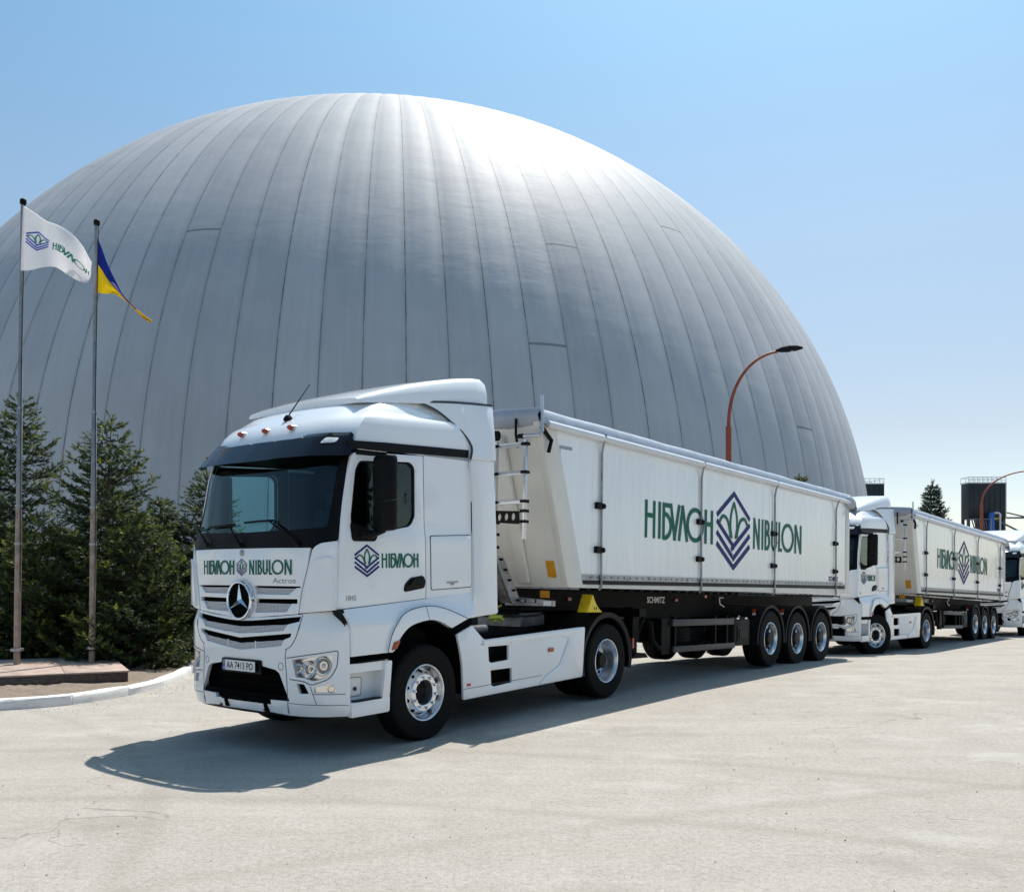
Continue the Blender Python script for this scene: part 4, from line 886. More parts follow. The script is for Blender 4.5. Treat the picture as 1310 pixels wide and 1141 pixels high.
    for sg in (1, -1):
        m = MB(); m.tube([(-8.58, sg * 1.335, 3.398), (-4, sg * 1.335, 3.412), (2.86, sg * 1.335, 3.44)], .046, 12, L); m.build('roller_pipe', 'tarplight', tarp)
        m = MB(); m.tube([(-8.58, sg * 1.36, 3.05 + .0), (-8.50, sg * 1.34, 3.20), (-8.66, sg * 1.30, 3.36)], .028, 6, L); m.build('cover_lever', 'black', R)
    m = MB(); m.tube([(-8.70, 1.33, 3.74), (-8.68, 1.33, 3.30), (-8.72, 1.32, 3.245), (-8.80, 1.12, 3.235)], .022, 8, L); m.tube([(-8.80, 1.13, 3.235), (-8.81, 1.06, 3.235)], .03, 8, L, 1); m.build('crank', ['alu', 'black'], R)
    for t in (.95, -.95):
        m = MB(); m.tube([(-8.73, t, 3.48), (-8.725, t, 3.28), (-8.68, t, 3.12)], .018, 6, L); m.build('flap_strap', 'black', tarp)
    # ladder on the front wall and its foot beam
    lad = empty('ladder', R)
    m = MB()
    for t in (.72, 1.18):
        m = MB(); m.box((-8.84, t - .016, 1.95 if t > 1 else 1.70), (-8.79, t + .016, 3.19), L); m.build('ladder_rail', 'alu', lad, bev=.004)
    for z in (3.13, 2.78, 2.42): 
        m = MB(); m.box((-8.835, .72, z - .028), (-8.795, 1.18, z + .028), L); m.build('rung', 'alu', lad, bev=.006)
    m = MB()
    for z in (3.13, 2.78, 2.42, 2.30, 2.17, 2.02, 1.86):
        for t in ((.72, 1.18) if z > 2.1 else (.72,)):
            m = MB(); m.box((-8.855, t - .045, z - .018), (-8.78, t + .045, z + .018), L); m.build('rung_clamp', 'black', lad)
    m = MB(); m.lathe([(0, .06), (.03, .06), (.05, .03), (.05, -.03), (.035, -.06)], 12, 'z', conv=lambda x, y, z: L(-8.82 + x, .72 + y, 3.27 + z)); m.build('ladder_cap', 'black', lad); m = MB()
    m.sheet([(.72, 2.17), (1.10, 2.14), (1.10, 2.30), (.72, 2.32)], lambda t, z, o=0.: L(-8.83 - o, t, z), .02, .04, [[(c + .042 * cos(a), 2.235 + .05 * sin(a)) for a in [2 * pi * k / 14 for k in range(14)]] for c in (.80, .91, 1.02)]); m.build('ladder_bracket', 'black', lad)
    m = MB(); m.prism([(-8.80, 1.75), (-8.62, 1.75), (-8.22, 1.16), (-8.42, 1.16)], lambda a, b, d: L(a, d, b), .50, .545); m.prism([(-8.80, 1.75), (-8.62, 1.75), (-8.22, 1.16), (-8.42, 1.16)], lambda a, b, d: L(a, d, b), .66, .70)
    for k in range(5): m.box((-8.70 + k * .09, .50, 1.70 - k * .13), (-8.62 + k * .09, .70, 1.73 - k * .13), L)
    m.build('folding_step', 'steel', lad)
    m = MB(); hs = [rnd([(a, 1.165), (a + .07, 1.165), (a + .07, 1.215), (a, 1.215)], .02) for a in (.55, .72, .89)]
    m.sheet([(.44, 1.13), (1.22, 1.13), (1.22, 1.20), (.46, 1.25)], lambda t, z, o=0.: L(-8.22 - o, t, z), .02, .06, hs); m.box((-8.25, 1.08, 1.135), (-8.24, 1.2, 1.195), L, 1); m.build('foot_beam', ['steel', 'platewhite'], lad)
    # chassis
    m = MB()
    for sg in (1, -1):
        y0, y1 = sorted((sg * .40, sg * .52)); m.prism([(-8.1, 1.10), (-8.1, 1.34), (2.7, 1.36), (2.7, .98), (-5.2, .92), (-6.2, 1.06)], lambda a, b, d: L(a, d, b), y0, y1)
        for k in range(36): m.box((-7.5 + k * .28, min(sg * 1.12, sg * 1.26), 1.35), (-7.40 + k * .28, max(sg * 1.12, sg * 1.24), 1.378), L)
    for s in (-8.0, -6.5, -5.0, -3.4, -1.9, -.65, .65, 1.9, 2.65): m.box((s - .06, -.45, 1.0), (s + .06, .45, 1.22), L)
    m.box((-8.1, -.6, 1.06), (-6.8, .6, 1.10), L); m.box((-5.95, -1.15, .98), (-5.75, 1.15, 1.10), L)
    for s in (-1.31, 0, 1.31):
        m.tube([(s, -1.0, .52), (s, 1.0, .52)], .08, 12, L); 
        for sg in (1, -1): m.lathe([(.0, 0), (.15, 0), (.17, .1), (.15, .28), (.0, .28)], 14, 'z', conv=lambda x, y, z: L(s + .35 + x, sg * .46 + y, .62 + z))
    for y in (-.6, .1): m.lathe([(0, -.5), (.13, -.48), (.15, -.42), (.15, .42), (.13, .48), (0, .5)], 18, 'x', conv=lambda x, yy, z: L(-3.3 + x, y + .45 + yy, .62 + z))
    m.box((-5.7, -1.1, .55), (-5.05, -.3, .98), L); m.box((-2.7, -1.15, .45), (-2.1, -.5, .95), L); m.box((2.70, -1.24, .50), (2.80, 1.24, .66), L); ch = m.build('chassis', 'chassis', R)
    m = MB(); fch = lambda a, b, o: L(a, .525 + o, b); font_geo('SCHMITZ', .14, -4.66, 1.18, fch, m, .004, bold=.02); m.build('maker_name', 'platewhite', ch)
    m = MB(); m.tube([(-8.17, 0, 1.1), (-8.30, 0, 1.9)], .11, 16, L); m.tube([(-8.30, 0, 1.9), (-8.42, 0, 2.5)], .085, 16, L); m.build('tipping_cylinder', 'darkgrey', R)
    m = MB(); m.tube([(-1.95, .53, 1.20), (-1.9, .60, 1.17), (.2, .60, 1.16)], .012, 6, L); m.tube([(-2.15, .58, 1.27), (-2.12, .58, 1.17), (-2.02, .62, 1.12)], .02, 6, L, 1); m.tube([(-2.2, .6, 1.28), (-2.02, .6, 1.28)], .02, 6, L, 1); m.build('air_line', ['darkgrey', 'alu'], ch)
    for (s, z, t) in ((-6.9, 1.22, .535), (-3.70, 1.23, .53), (-3.35, 1.30, .9)):
        m = MB(); m.box((s - .04, t, z - .022), (s + .04, t + .02, z + .022), L); m.build('side_marker', 'amber', ch)
    m = MB(); m.box((-7.95, .80, 1.235), (-7.94, .95, 1.33), L); m.build('front_reflector', 'orange', ch)
    for sg in (1, -1):
        m = MB(); y = sg * .98
        m.box((-5.98, y - .075, .62), (-5.80, y + .075, 1.12), L); m.box((-5.955, y - .06, .40), (-5.825, y + .06, .66), L); m.prism([(-6.12, .37), (-5.66, .37), (-5.74, .44), (-6.04, .44)], lambda a, b, d: L(a, d, b), y - .16, y + .16)
        m.tube([(-5.80, y, .60), (-5.2, y - sg * .2, .95)], .03, 6, L); m.build('landing_leg', 'chassis', R)
        # side guard
        m = MB(); y0, y1 = sorted((sg * 1.165, sg * 1.205)); m.box((-5.02, y0, .828), (-2.83, y1, .935), L); g = m.build('side_guard', 'midgrey', R, bev=.006); m = MB(); m.box((-4.985, y0, .420), (-2.79, y1, .515), L); m.build('lower_rail', 'midgrey', g, bev=.006)
        y0, y1 = sorted((sg * 1.08, sg * 1.16))
        for s in (-4.85, -3.45, -3.0):
            m = MB(); m.box((s - .025, y0, .42), (s + .025, y1, .98), L); m.build('guard_post', 'chassis', g)
        m = MB(); m.box((-5.30, y0, .40), (-5.03, y1, .95), L); m.tube([(-5.55, sg * 1.1, .90), (-5.52, sg * 1.12, .62), (-5.40, sg * 1.14, .50), (-5.33, sg * 1.15, .50)], .045, 8, L); m.build('guard_bracket', 'chassis', g)
        m = MB(); y0, y1 = sorted((sg * .70, sg * 1.18)); m.box((-2.765, y0, .45), (-2.12, y1, .915), L); b = m.build('tool_box', 'darkgrey', R, bev=.02)
        m = MB(); F = S_flat(sg, 1.18); m.sheet(rnd([(-2.66, .53), (-2.21, .53), (-2.21, .80), (-2.66, .80)], .02), F, .014, .02); m.sheet(rnd([(-2.60, .56), (-2.28, .56), (-2.28, .74), (-2.60, .74)], .02), F, .024, .02); m.build('lid', 'darkgrey', b, bev=.006)
        for s in (-2.62, -2.28):
            m = MB(); m.box((s - .05, y1 - .12 if sg > 0 else y0, .915), (s + .05, y1 if sg > 0 else y0 + .12, .945), L); m.build('latch', 'alu', b)
        for s, zz in ((-1.31, .03), (0, 0), (1.31, 0)):
            m = MB(); cz = .535; ring = [(s + .635 * cos(radians(a)), cz + .63 * sin(radians(a))) for a in range(188, -9, -7)]; q = len(ring)
            v = [L(a, sg * 1.255, b) for a, b in ring] + [L(s + (a - s) * .925, sg * 1.245, cz + (b - cz) * .925) for a, b in ring] + [L(a, sg * .85, b) for a, b in ring] + [L(s + (a - s) * .93, sg * 1.20, cz + (b - cz) * .93) for a, b in ring]
            f = [(i, i + 1, q + i + 1, q + i) for i in range(q - 1)] + [(i, i + 1, 2 * q + i + 1, 2 * q + i) for i in range(q - 1)] + [(q + i, q + i + 1, 3 * q + i + 1, 3 * q + i) for i in range(q - 1)]
            m.add(v, f); mg = m.build('mudguard', 'darkgrey', R, angle=50)
            if s < 1: 
                m = MB(); m.box((s - .50, sg * 1.10 - .02, 1.02), (s - .42, sg * 1.10 + .02, 1.09), L); m.build('marker_lamp', 'amber', mg)
                m = MB(); m.box((s - .49, sg * 1.10 - .018, .98), (s - .43, sg * 1.10 + .022, 1.02), L); m.build('lamp_base', 'clearlens', mg)
            make_wheel('trailer', R, L(s, sg * 1.062, .52 + zz), sg)
        m = MB(); m.box((2.86, min(sg * .80, sg * 1.18), .80), (2.88, max(sg * .80, sg * 1.18), .90), L); lp = m.build('tail_lamp', 'red', R); m = MB(); m.box((2.72, min(sg * .72, sg * 1.22), .76), (2.86, max(sg * .72, sg * 1.22), .94), L); m.build('lamp_housing', 'black', lp, bev=.02)
    w = MB().lathe([(a, h) for a, h in tyre_prof(.47, .26, .28)], 40, 'z', conv=lambda x, y, z: L(-4.27 + x, .58 + y, .67 + z)); w.lathe([(.28, .1), (.2, .02), (0, .02)], 24, 'z', conv=lambda x, y, z: L(-4.27 + x, .58 + y, .67 + z)); w.build('spare_wheel', 'tyre', R, angle=30)
    m = MB(); m.box((2.80, -1.26, 1.42), (2.86, 1.26, 3.42), L); rd = m.build('rear_door', 'panel', R)
    for t in (-.8, 0, .8):
        m = MB(); m.box((2.86, t - .05, 1.45), (2.92, t + .05, 3.35), L); m.build('door_rib', 'cream', rd)
    return R
def make_chock():
    R = empty('wheel_chock'); m = MB()
    prof = [(0, 0), (.40, 0), (.34, .06), (.27, .16), (.215, .27), (.19, .275)] 
    prof = [(-.02, 0), (.42, 0), (.32, .055), (.235, .13), (.175, .21), (.145, .275), (.120, .275)]
    m.prism(prof, lambda a, b, d: L(a, d, b), -.10, .10); m.build('wedge', 'yellow', R, bev=.008)
    m = MB()
    for k in range(5):
        a = .012 + k * .026; b = (a + .02) / .14 * .275; m.prism([(a - .018, b + .004), (a - .012, b + .014), (a - .006, b + .012), (a - .009, b)], lambda x, z, d: L(x, d, z), -.085, .085)
    m.build('grip_rib', 'yellow', R)
    m = MB()
    for x in (.17, .225):
        m.box((x, .101, .04), (x + .022, .103, .085), L)
    m.build('slot', 'black', R)
    return R

# ------------------------------------------------------------------ place the convoy
rot = lambda o, p: setattr(o, 'matrix_world', frame(*p))
GRP_T, GRP_R, GRP_C = 'white semi tractors in the convoy', 'tipper trailers in the convoy', 'yellow wheel chocks on the trailers'
T1 = (-1.89432566, 10.61355343, 0.0, 0.64896102, 0.01421644); Q1 = (4.64192454, 18.9873451, -0.04256109, 0.66846569, -0.03227174)
T2 = (8.0957558, 23.6455392, -0.29287558, 0.72346487, -0.0176465); Q2 = (14.7651927, 31.5777511, -0.5149724, 0.67922569, -0.0438886)
T3 = (18.45, 35.55, -.67, .70, -.015)
tr = make_tractor(); tl = make_trailer(); ck = make_chock(); index_kids()
tr2 = copy_tree(tr); tr3 = copy_tree(tr); tl2 = copy_tree(tl); ck2 = copy_tree(ck)
for o in tr2.children:
    if o.name.startswith('wheel') and abs(o.location.x) < .1: o.rotation_euler.z += radians(-24)
for o, p in ((tr, T1), (tr2, T2), (tr3, T3), (tl, Q1), (tl2, Q2)): rot(o, p)
for o, p in ((ck, Q1), (ck2, Q2)):
    o.matrix_world = frame(*p) @ Matrix.Translation(L(-7.40, 1.12, 1.05)) @ Matrix.Scale(.86, 4)
tag(tr, 'nearest white semi tractor showing its whole front with plate AA 7413 PO', 'semi tractor', GRP_T)
tag(tr2, 'middle white semi tractor with front wheels steered, close behind the big first tipper trailer', 'semi tractor', GRP_T)
tag(tr3, 'farthest white semi tractor, cut by the right frame edge behind the second tipper trailer', 'semi tractor', GRP_T)
tag(tl, 'big white tipper trailer coupled to the nearest tractor, straps over its green lettering', 'tipper trailer', GRP_R)
tag(tl2, 'smaller looking shiny white tipper trailer behind the middle tractor, wavy reflections on its side', 'tipper trailer', GRP_R)
tag(ck, 'yellow wheel chock hung above the drive wheel of the nearest tractor', 'wheel chock', GRP_C)
tag(ck2, 'small yellow wheel chock hung above the drive wheel of the middle tractor', 'wheel chock', GRP_C)

# ------------------------------------------------------------------ ground, bed and kerb
xs = np.concatenate([np.linspace(-160, -24, 10), np.linspace(-20, 40, 61), np.linspace(50, 220, 10)]); ys = np.concatenate([np.linspace(-40, 6, 12), np.linspace(7, 46, 79), np.linspace(52, 420, 14)])
V = [(x, y, ground_z(x, y) - .004) for y in ys for x in xs]; n = len(xs)
g = MB().add(V, [(j * n + i, j * n + i + 1, (j + 1) * n + i + 1, (j + 1) * n + i) for j in range(len(ys) - 1) for i in range(n - 1)]).build('ground', 'concrete', recalc=False, angle=80); tag(g, 'pale dusty concrete yard', None, None, 'structure')
kc = spl([(-16, 8.3), (-11, 10.05), (-8.6, 11.0), (-6.64, 12.0), (-5.95, 12.5), (-5.56, 13.4), (-5.42, 14.5), (-5.62, 16.2), (-6.4, 19.5), (-8.5, 23.5), (-13, 26)], 10)
P = [Vector(p) for p in kc]
acc = [0.]
for a, b in zip(P[:-1], P[1:]): acc.append(acc[-1] + (b - a).length)
px_, py_ = [p.x for p in P], [p.y for p in P]; V = []; nst = int(acc[-1] / .98); ring = []
for k in range(nst):
    h = random.uniform(-.010, .008); o_ = random.uniform(-.008, .008)
    for w_, dz in ((.004, -.02), (.016, -.004), (.3, 0), (.62, 0), (.984, -.004), (.996, -.02)): ring.append(((k + w_) * acc[-1] / nst, h + dz, o_, 1 if dz == -.02 else 0))
for d_, h, o_, jn in ring:
    x, y = np.interp(d_, acc, px_), np.interp(d_, acc, py_); e = Vector((np.interp(d_ + .05, acc, px_) - np.interp(d_ - .05, acc, px_), np.interp(d_ + .05, acc, py_) - np.interp(d_ - .05, acc, py_))).normalized(); nn = Vector((-e.y, e.x)); gz = ground_z(x, y)
    for a, z in ((-.006, -.03), (.0, .04), (.002, .09), (.014, .116), (.034, .128), (.14, .130), (.165, .118), (.165, -.03)):
        a = a + o_ + jn * .012 * (a < .03) + random.uniform(-.004, .004); V.append((x + nn.x * a, y + nn.y * a, gz + z + (h if z > .1 else 0) + random.uniform(-.003, .003)))
q = 8; f = [(i * q + k, i * q + k + 1, (i + 1) * q + k + 1, (i + 1) * q + k) for i in range(len(ring) - 1) for k in range(q - 1)]
tag(MB().add(V, f).build('kerb', 'kerb', angle=40), 'whitewashed concrete kerb round the planting bed', None, None, 'structure')
bed = [(p.x + 0, p.y) for p in P]; V = []; ins = []
for i, p in enumerate(P):
    d = (P[min(i + 1, len(P) - 1)] - P[max(i - 1, 0)]).normalized(); nn = Vector((-d.y, d.x)); c = Vector((-12, 17))
    for k, w in enumerate((0, .12, .3, .55, .8, 1)):
        b_ = p + nn * .15; e = b_ * (1 - w) + c * w; V.append((e.x, e.y, .095 + .05 * min(1, w * 4) + (random.uniform(-.02, .02) if 0 < k < 5 else 0)))
q = 6; f = [(i * q + k, i * q + k + 1, (i + 1) * q + k + 1, (i + 1) * q + k) for i in range(len(P) - 1) for k in range(q - 1)]
tag(MB().add(V, f).build('soil_bed', 'soil', angle=60), 'bare dry soil of the planting bed', None, None, 'structure')

V = []; f = []
for k in range(520):
    if k < 380: i_ = rng.integers(4, len(P) - 14); r_ = abs(rng.normal(0, .35)) + .05; e = P[i_]; d_ = (P[i_ + 1] - P[i_]).normalized(); x, y = e.x + d_.y * r_ + rng.normal(0, .1), e.y - d_.x * r_ + rng.normal(0, .1)
    else: y = rng.uniform(3.5, 14) ** 1.0; x = rng.uniform(-.62, .62) * y
    q = rng.uniform(.003, .0075); z = ground_z(x, y); o = len(V); a = rng.uniform(0, 6.28)
    for j in range(5): V.append((x + q * cos(a + j * 1.2566) * rng.uniform(.7, 1.2), y + q * sin(a + j * 1.2566) * rng.uniform(.7, 1.2), z - .003))
    for j in range(5): V.append((x + .55 * q * cos(a + j * 1.2566), y + .55 * q * sin(a + j * 1.2566), z + q * rng.uniform(.5, .8)))
    f += [(o + j, o + (j + 1) % 5, o + 5 + (j + 1) % 5, o + 5 + j) for j in range(5)] + [tuple(o + 5 + j for j in range(5))]
M['gravel'] = simple('yard_gravel', (.36, .33, .285), .9, 0, .6, 3)
tag(MB().add(V, f).build('gravel', 'gravel', recalc=False), 'loose grit and small stones on the yard', None, None, 'stuff')

# ------------------------------------------------------------------ flagpoles on their plinth
pl = empty('flagpole_plinth'); ca, sa = .894, .447                      # along the front edge and back from it
PL = lambda a, b, z: (-5.89 + a * ca - b * .48, 14.26 + a * sa + b * .877, z)
m = MB(); m.box((-9, .02, .02), (-.02, 2.83, .245), PL); m.build('base', 'stoneside', pl, bev=.01)
m = MB()
for k in range(10): m.box((-9 + k * .9 + .003, 0, .247), (-9 + (k + 1) * .9 - .003, 2.85, .272), PL)
m.build('top_slab', 'stonetop', pl, bev=.004)
tag(pl, 'low brown stone plinth carrying the two flagpoles', 'plinth')
def flagpole(x, y, top, lean, lab):
    R = empty('flagpole', None, (x, y, .27)); H = top - .27; lx = lambda z: lean * z / H
    m = MB(); zz = [0, .3, 1.9, 2.42]; m.tube([(lx(z), 0, z) for z in (0, 1.2, 2.0, 2.6)], [.052, .052, .05, .046], 14); m.build('lower_tube', 'polesteel', R)
    m = MB(); m.tube([(lx(z), 0, z) for z in (2.6, 4.2, 4.21, H * .8, H)], [.044, .042, .036, .034, .026], 12); m.build('upper_tube', 'poletop', R)
    for z, r in ((.24, .10), (1.98, .062), (2.6, .058), (4.2, .048)):
        m = MB(); m.lathe([(.03, -.022), (r, -.02), (r, .02), (.03, .022)], 18, 'z', (lx(z), 0, z)); m.build('collar', 'steel', R)
    m = MB(); m.lathe([(0, -.05), (.04, -.05), (.052, -.03), (.05, .03), (.03, .05), (0, .055)], 14, 'z', (lx(H) + .012, 0, H + .03)); m.build('pole_cap', 'black', R)
    m = MB(); m.tube([(lx(z) + .045 + .01 * sin(z), -.03, z) for z in np.linspace(1.2, H, 14)], .006, 5); m.build('halyard', 'darkgrey', R)
    tag(R, lab, 'flagpole', 'flagpoles on the stone plinth'); return R
F1 = (-8.13, 15.2); F2 = (-7.08, 15.6)
flagpole(*F1, 7.83, .09, 'taller steel flagpole flying the white flag, left one on the plinth')
flagpole(*F2, 7.64, .07, 'shorter steel flagpole flying the blue and yellow flag, right one on the plinth')
CX, FPX, YH, CH = 655., 1184.05515, 730.148789, 1.80388856
def at(px, py, Y): return Vector(((px - CX) / FPX * Y, Y, CH - (py - YH) / FPX * Y))
def cloth(name, topc, botc, Y, wave, lab, mats, deco=None, fold=1.):
    # a flag hanging between two curves (metres) with its own depth waves
    tc = [at(*p, Y) for p in topc]; bc = [at(*p, Y) for p in botc]
    def cv(C, u):
        n = len(C) - 1; i = min(int(u * n), n - 1); t = u * n - i; a, b, c, d = C[max(i - 1, 0)], C[i], C[i + 1], C[min(i + 2, n)]
        return .5 * (2 * b + (c - a) * t + (2 * a - 5 * b + 4 * c - d) * t * t + (3 * b - a - 3 * c + d) * t ** 3)
    def P(u, v):
        u = min(max(u, 0), 1); v = min(max(v, 0), 1); p = cv(tc, u) * (1 - v) + cv(bc, u) * v
        return p + Vector((0, wave(u, v), 0))
    def S(u, v, off=0.):
        p = P(u, v); e = .004; du = P(u + e, v) - P(u - e, v); dv = P(u, v + e) - P(u, v - e); nn = du.cross(dv)
        nn = nn.normalized() if nn.length > 1e-9 else Vector((0, -1, 0))
        if nn.y > 0: nn = -nn
        return tuple(p + nn * off)
    return S
def grid_flag(S, mats, split=None, N=44, K=26, parent=None, name='flag'):
    m = MB()
    for lo, hi, mi in (split or [(0, 1, 0)]):
        k = max(4, int(K * (hi - lo))); 
        for off in (.0025, -.0025):
            sh = lambda e, u: e if e in (0, 1) else e * (1 - min(1, max(0, (u - .62) / .2)) ** 2 * .97)
            V = [S(i / N, sh(lo, i / N) + (sh(hi, i / N) - sh(lo, i / N)) * j / k, off) for j in range(k + 1) for i in range(N + 1)]
            m.add(V, [(j * (N + 1) + i, j * (N + 1) + i + 1, (j + 1) * (N + 1) + i + 1, (j + 1) * (N + 1) + i) for j in range(k) for i in range(N)], mi)
    return m.build(name, mats, parent, recalc=False, angle=70)
S1 = cloth('flag', [(29.5, 263), (44, 272), (60, 283), (78, 291), (96, 302), (108, 316), (116, 330), (120.5, 338)], [(26.5, 346), (40, 346.5), (56, 344), (70, 343), (80, 347), (90, 354), (98, 358), (107, 359)], 15.15,
           lambda u, v: .16 * u * sin(6.5 * u + 1.6 * v + .6) + .10 * u * sin(11 * u - 3.2 * v) - .1 * u, None, None)
fl = empty('flag', None, tuple(at(29, 305, 15.2)))
def local(S, o): 
    c = o.location.copy()
    return lambda u, v, off=0.: tuple(Vector(S(u, v, off)) - c)
S1l = local(S1, fl); grid_flag(S1l, ['flagwhite'], parent=fl, name='cloth')
m = MB(); put_emblem(m, .20, .47, .27, -.36, S1l, .008, 0, 1, n=6); put_letters(m, letters_cyr, .40, .92, .60, .44, S1l, .008, 1, 6); m.build('printed_mark', ['flagprint', 'flaggreen'], fl)
tag(fl, 'white flag with blue emblem and green letters billowing from the taller pole', 'flag')
S2 = cloth('flag', [(124.5, 303), (129, 316), (135, 334), (142, 349), (150, 363), (159, 378), (170, 391), (181, 401), (190.5, 408)], [(122, 374), (128, 375), (135, 376.5), (142, 377), (149, 378), (157, 382), (168, 393), (179, 403.5), (189.5, 411.5)], 15.6,
           lambda u, v: .10 * sin(7 * u + 2.2 * v) * (.2 + u) + .05 * sin(16 * u * v + 3 * v) * u, None, None)
fl2 = empty('flag', None, tuple(at(123, 335, 15.6))); S2l = local(S2, fl2)
grid_flag(S2l, ['flagblue', 'flagyellow'], [(0, .47, 0), (.47, 1, 1)], parent=fl2, name='cloth')
tag(fl2, 'blue and yellow national flag drooping from the shorter pole', 'flag')

# ------------------------------------------------------------------ spruces
def spruce(x, y, z0, H, rad, lab, seed, group, dens=1., mat='needle', twig=.148, base=.02, parent_group=None, bare=0.):
    rg = np.random.default_rng(seed); R = empty('spruce_tree', None, (x, y, z0))
    tw = lambda h: (.04 * sin(h * 1.1 + seed) * h / 3, .04 * cos(h * .9 + seed) * h / 3)
    m = MB(); hs = np.linspace(0, H, 12); m.tube([(*tw(h), h) for h in hs], [max(.008, .018 * H * (1 - h / H) ** .9) for h in hs], 8)
    starts = []; h = H * base + .05
    while h < H * .985:
        k = 1 - h / H; nb = int(rg.integers(4, 7)) if k > .1 else 3; a0 = rg.uniform(0, 6.28)
        for b in range(nb):
            Lb = rad * (k ** .92) * rg.uniform(.52, 1.22) + .05; starts.append((h + rg.uniform(-.06, .06), a0 + 6.283 * b / nb + rg.uniform(-.3, .3), Lb, k))
        h += (.20 + .16 * k) * (H / 5.) ** .6
    pts = []; dirs = []; tones = []
    for h, a, Lb, k in starts:
        d = np.array([cos(a), sin(a)]); n = max(3, int(Lb / .11)); up0 = .55 - .75 * k; prev = None; bp = []
        for q in range(n + 1):
            w = q / n; r = Lb * w; zz = h + r * up0 * .6 + Lb * (.22 * w * w - .10 * sin(w * pi) * k * 1.5); bp.append(np.array([d[0] * r + tw(h)[0], d[1] * r + tw(h)[1], zz]))
        m.tube([tuple(p) for p in bp], [.012 * (1 - .8 * i / n) * (.5 + Lb / 1.6) for i in range(n + 1)], 4, cap=False)
        for q in range(1, n + 1):
            w = q / n; p = bp[q]; fwd = bp[q] - bp[q - 1]; fwd /= np.linalg.norm(fwd); sid = np.array([-fwd[1], fwd[0], 0.]); sid /= np.linalg.norm(sid) + 1e-9
            if w < .18 + bare and Lb > .5: continue
            for sg in (-1, 1):
                ls = min(.55, (1 - w) * Lb * .55 + .10) * rg.uniform(.6, 1.1); ns = max(1, int(ls / .082 * dens * (1.5 if k > .55 else 1.0)))
                for e in range(1, ns + 1):
                    ww = e / ns; dd = fwd * (.65 - .2 * ww) + sid * sg * .75; dd /= np.linalg.norm(dd); c = p + dd * ls * ww + np.array([0, 0, -.06 * ls * ww + rg.normal(0, .015)])
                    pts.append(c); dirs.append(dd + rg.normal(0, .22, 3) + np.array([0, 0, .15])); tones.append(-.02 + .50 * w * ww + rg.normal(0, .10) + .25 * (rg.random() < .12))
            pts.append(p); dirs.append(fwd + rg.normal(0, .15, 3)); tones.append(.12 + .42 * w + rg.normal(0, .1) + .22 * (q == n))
    for q in range(5): pts.append(np.array([*tw(H), H - .05 * q])); dirs.append(np.array([rg.normal(0, .3), rg.normal(0, .3), 1.])); tones.append(.6)
    trunk = m.build('trunk', 'bark', R, recalc=False)
    pts = np.array(pts); dirs = np.array(dirs); tones = np.clip(np.array(tones), 0, 1); dirs /= np.linalg.norm(dirs, axis=1)[:, None]; n = len(pts); NE = 17
    ref = rg.normal(0, 1, (n, 3)); u = np.cross(dirs, ref); u /= np.linalg.norm(u, axis=1)[:, None] + 1e-9; v = np.cross(dirs, u)
    Vv = np.zeros((n, NE, 3, 3))
    for k in range(NE):
        al = rg.uniform(-.1, .9, n)[:, None] * twig * (0.9 + .3 * rg.random((n, 1))); ph = (rg.uniform(0, 6.28, n))[:, None]; out = u * np.cos(ph) + v * np.sin(ph)
        b = pts[:, None, :][:, 0] + dirs * al; ln = twig * .46 * rg.uniform(.7, 1.25, (n, 1)); tip = b + dirs * ln * .75 + out * ln * .72; sidev = np.cross(dirs, out) * twig * .072
        Vv[:, k, 0] = b - sidev; Vv[:, k, 1] = b + sidev; Vv[:, k, 2] = tip
    co = Vv.reshape(-1, 3); me = bpy.data.meshes.new('crown'); nt_ = n * NE
    me.vertices.add(nt_ * 3); me.vertices.foreach_set('co', co.ravel()); me.loops.add(nt_ * 3); me.loops.foreach_set('vertex_index', np.arange(nt_ * 3)); me.polygons.add(nt_); me.polygons.foreach_set('loop_start', np.arange(nt_) * 3)
    try: me.polygons.foreach_set('loop_total', np.full(nt_, 3))
    except Exception: pass
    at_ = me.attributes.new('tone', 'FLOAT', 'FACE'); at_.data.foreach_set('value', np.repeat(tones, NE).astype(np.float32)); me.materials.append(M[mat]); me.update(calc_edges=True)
    o = bpy.data.objects.new('crown', me); col.objects.link(o); o.parent = R; tag(R, lab, 'spruce', group); return R
G = 'spruces in the planting bed'
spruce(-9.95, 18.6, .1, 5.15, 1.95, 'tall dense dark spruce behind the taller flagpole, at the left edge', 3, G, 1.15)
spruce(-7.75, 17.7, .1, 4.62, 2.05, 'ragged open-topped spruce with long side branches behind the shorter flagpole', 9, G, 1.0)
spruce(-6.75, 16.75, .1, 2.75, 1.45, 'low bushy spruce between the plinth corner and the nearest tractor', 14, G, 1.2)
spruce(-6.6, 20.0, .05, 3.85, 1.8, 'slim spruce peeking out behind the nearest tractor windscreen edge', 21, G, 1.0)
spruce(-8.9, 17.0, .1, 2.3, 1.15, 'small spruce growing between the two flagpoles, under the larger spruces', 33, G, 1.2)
spruce(34., 75., ground_z(34, 75), 9.8, 3.0, 'lone far spruce standing against the sky behind the second tipper trailer', 41, None, .55, 'needlefar', .36, .02)

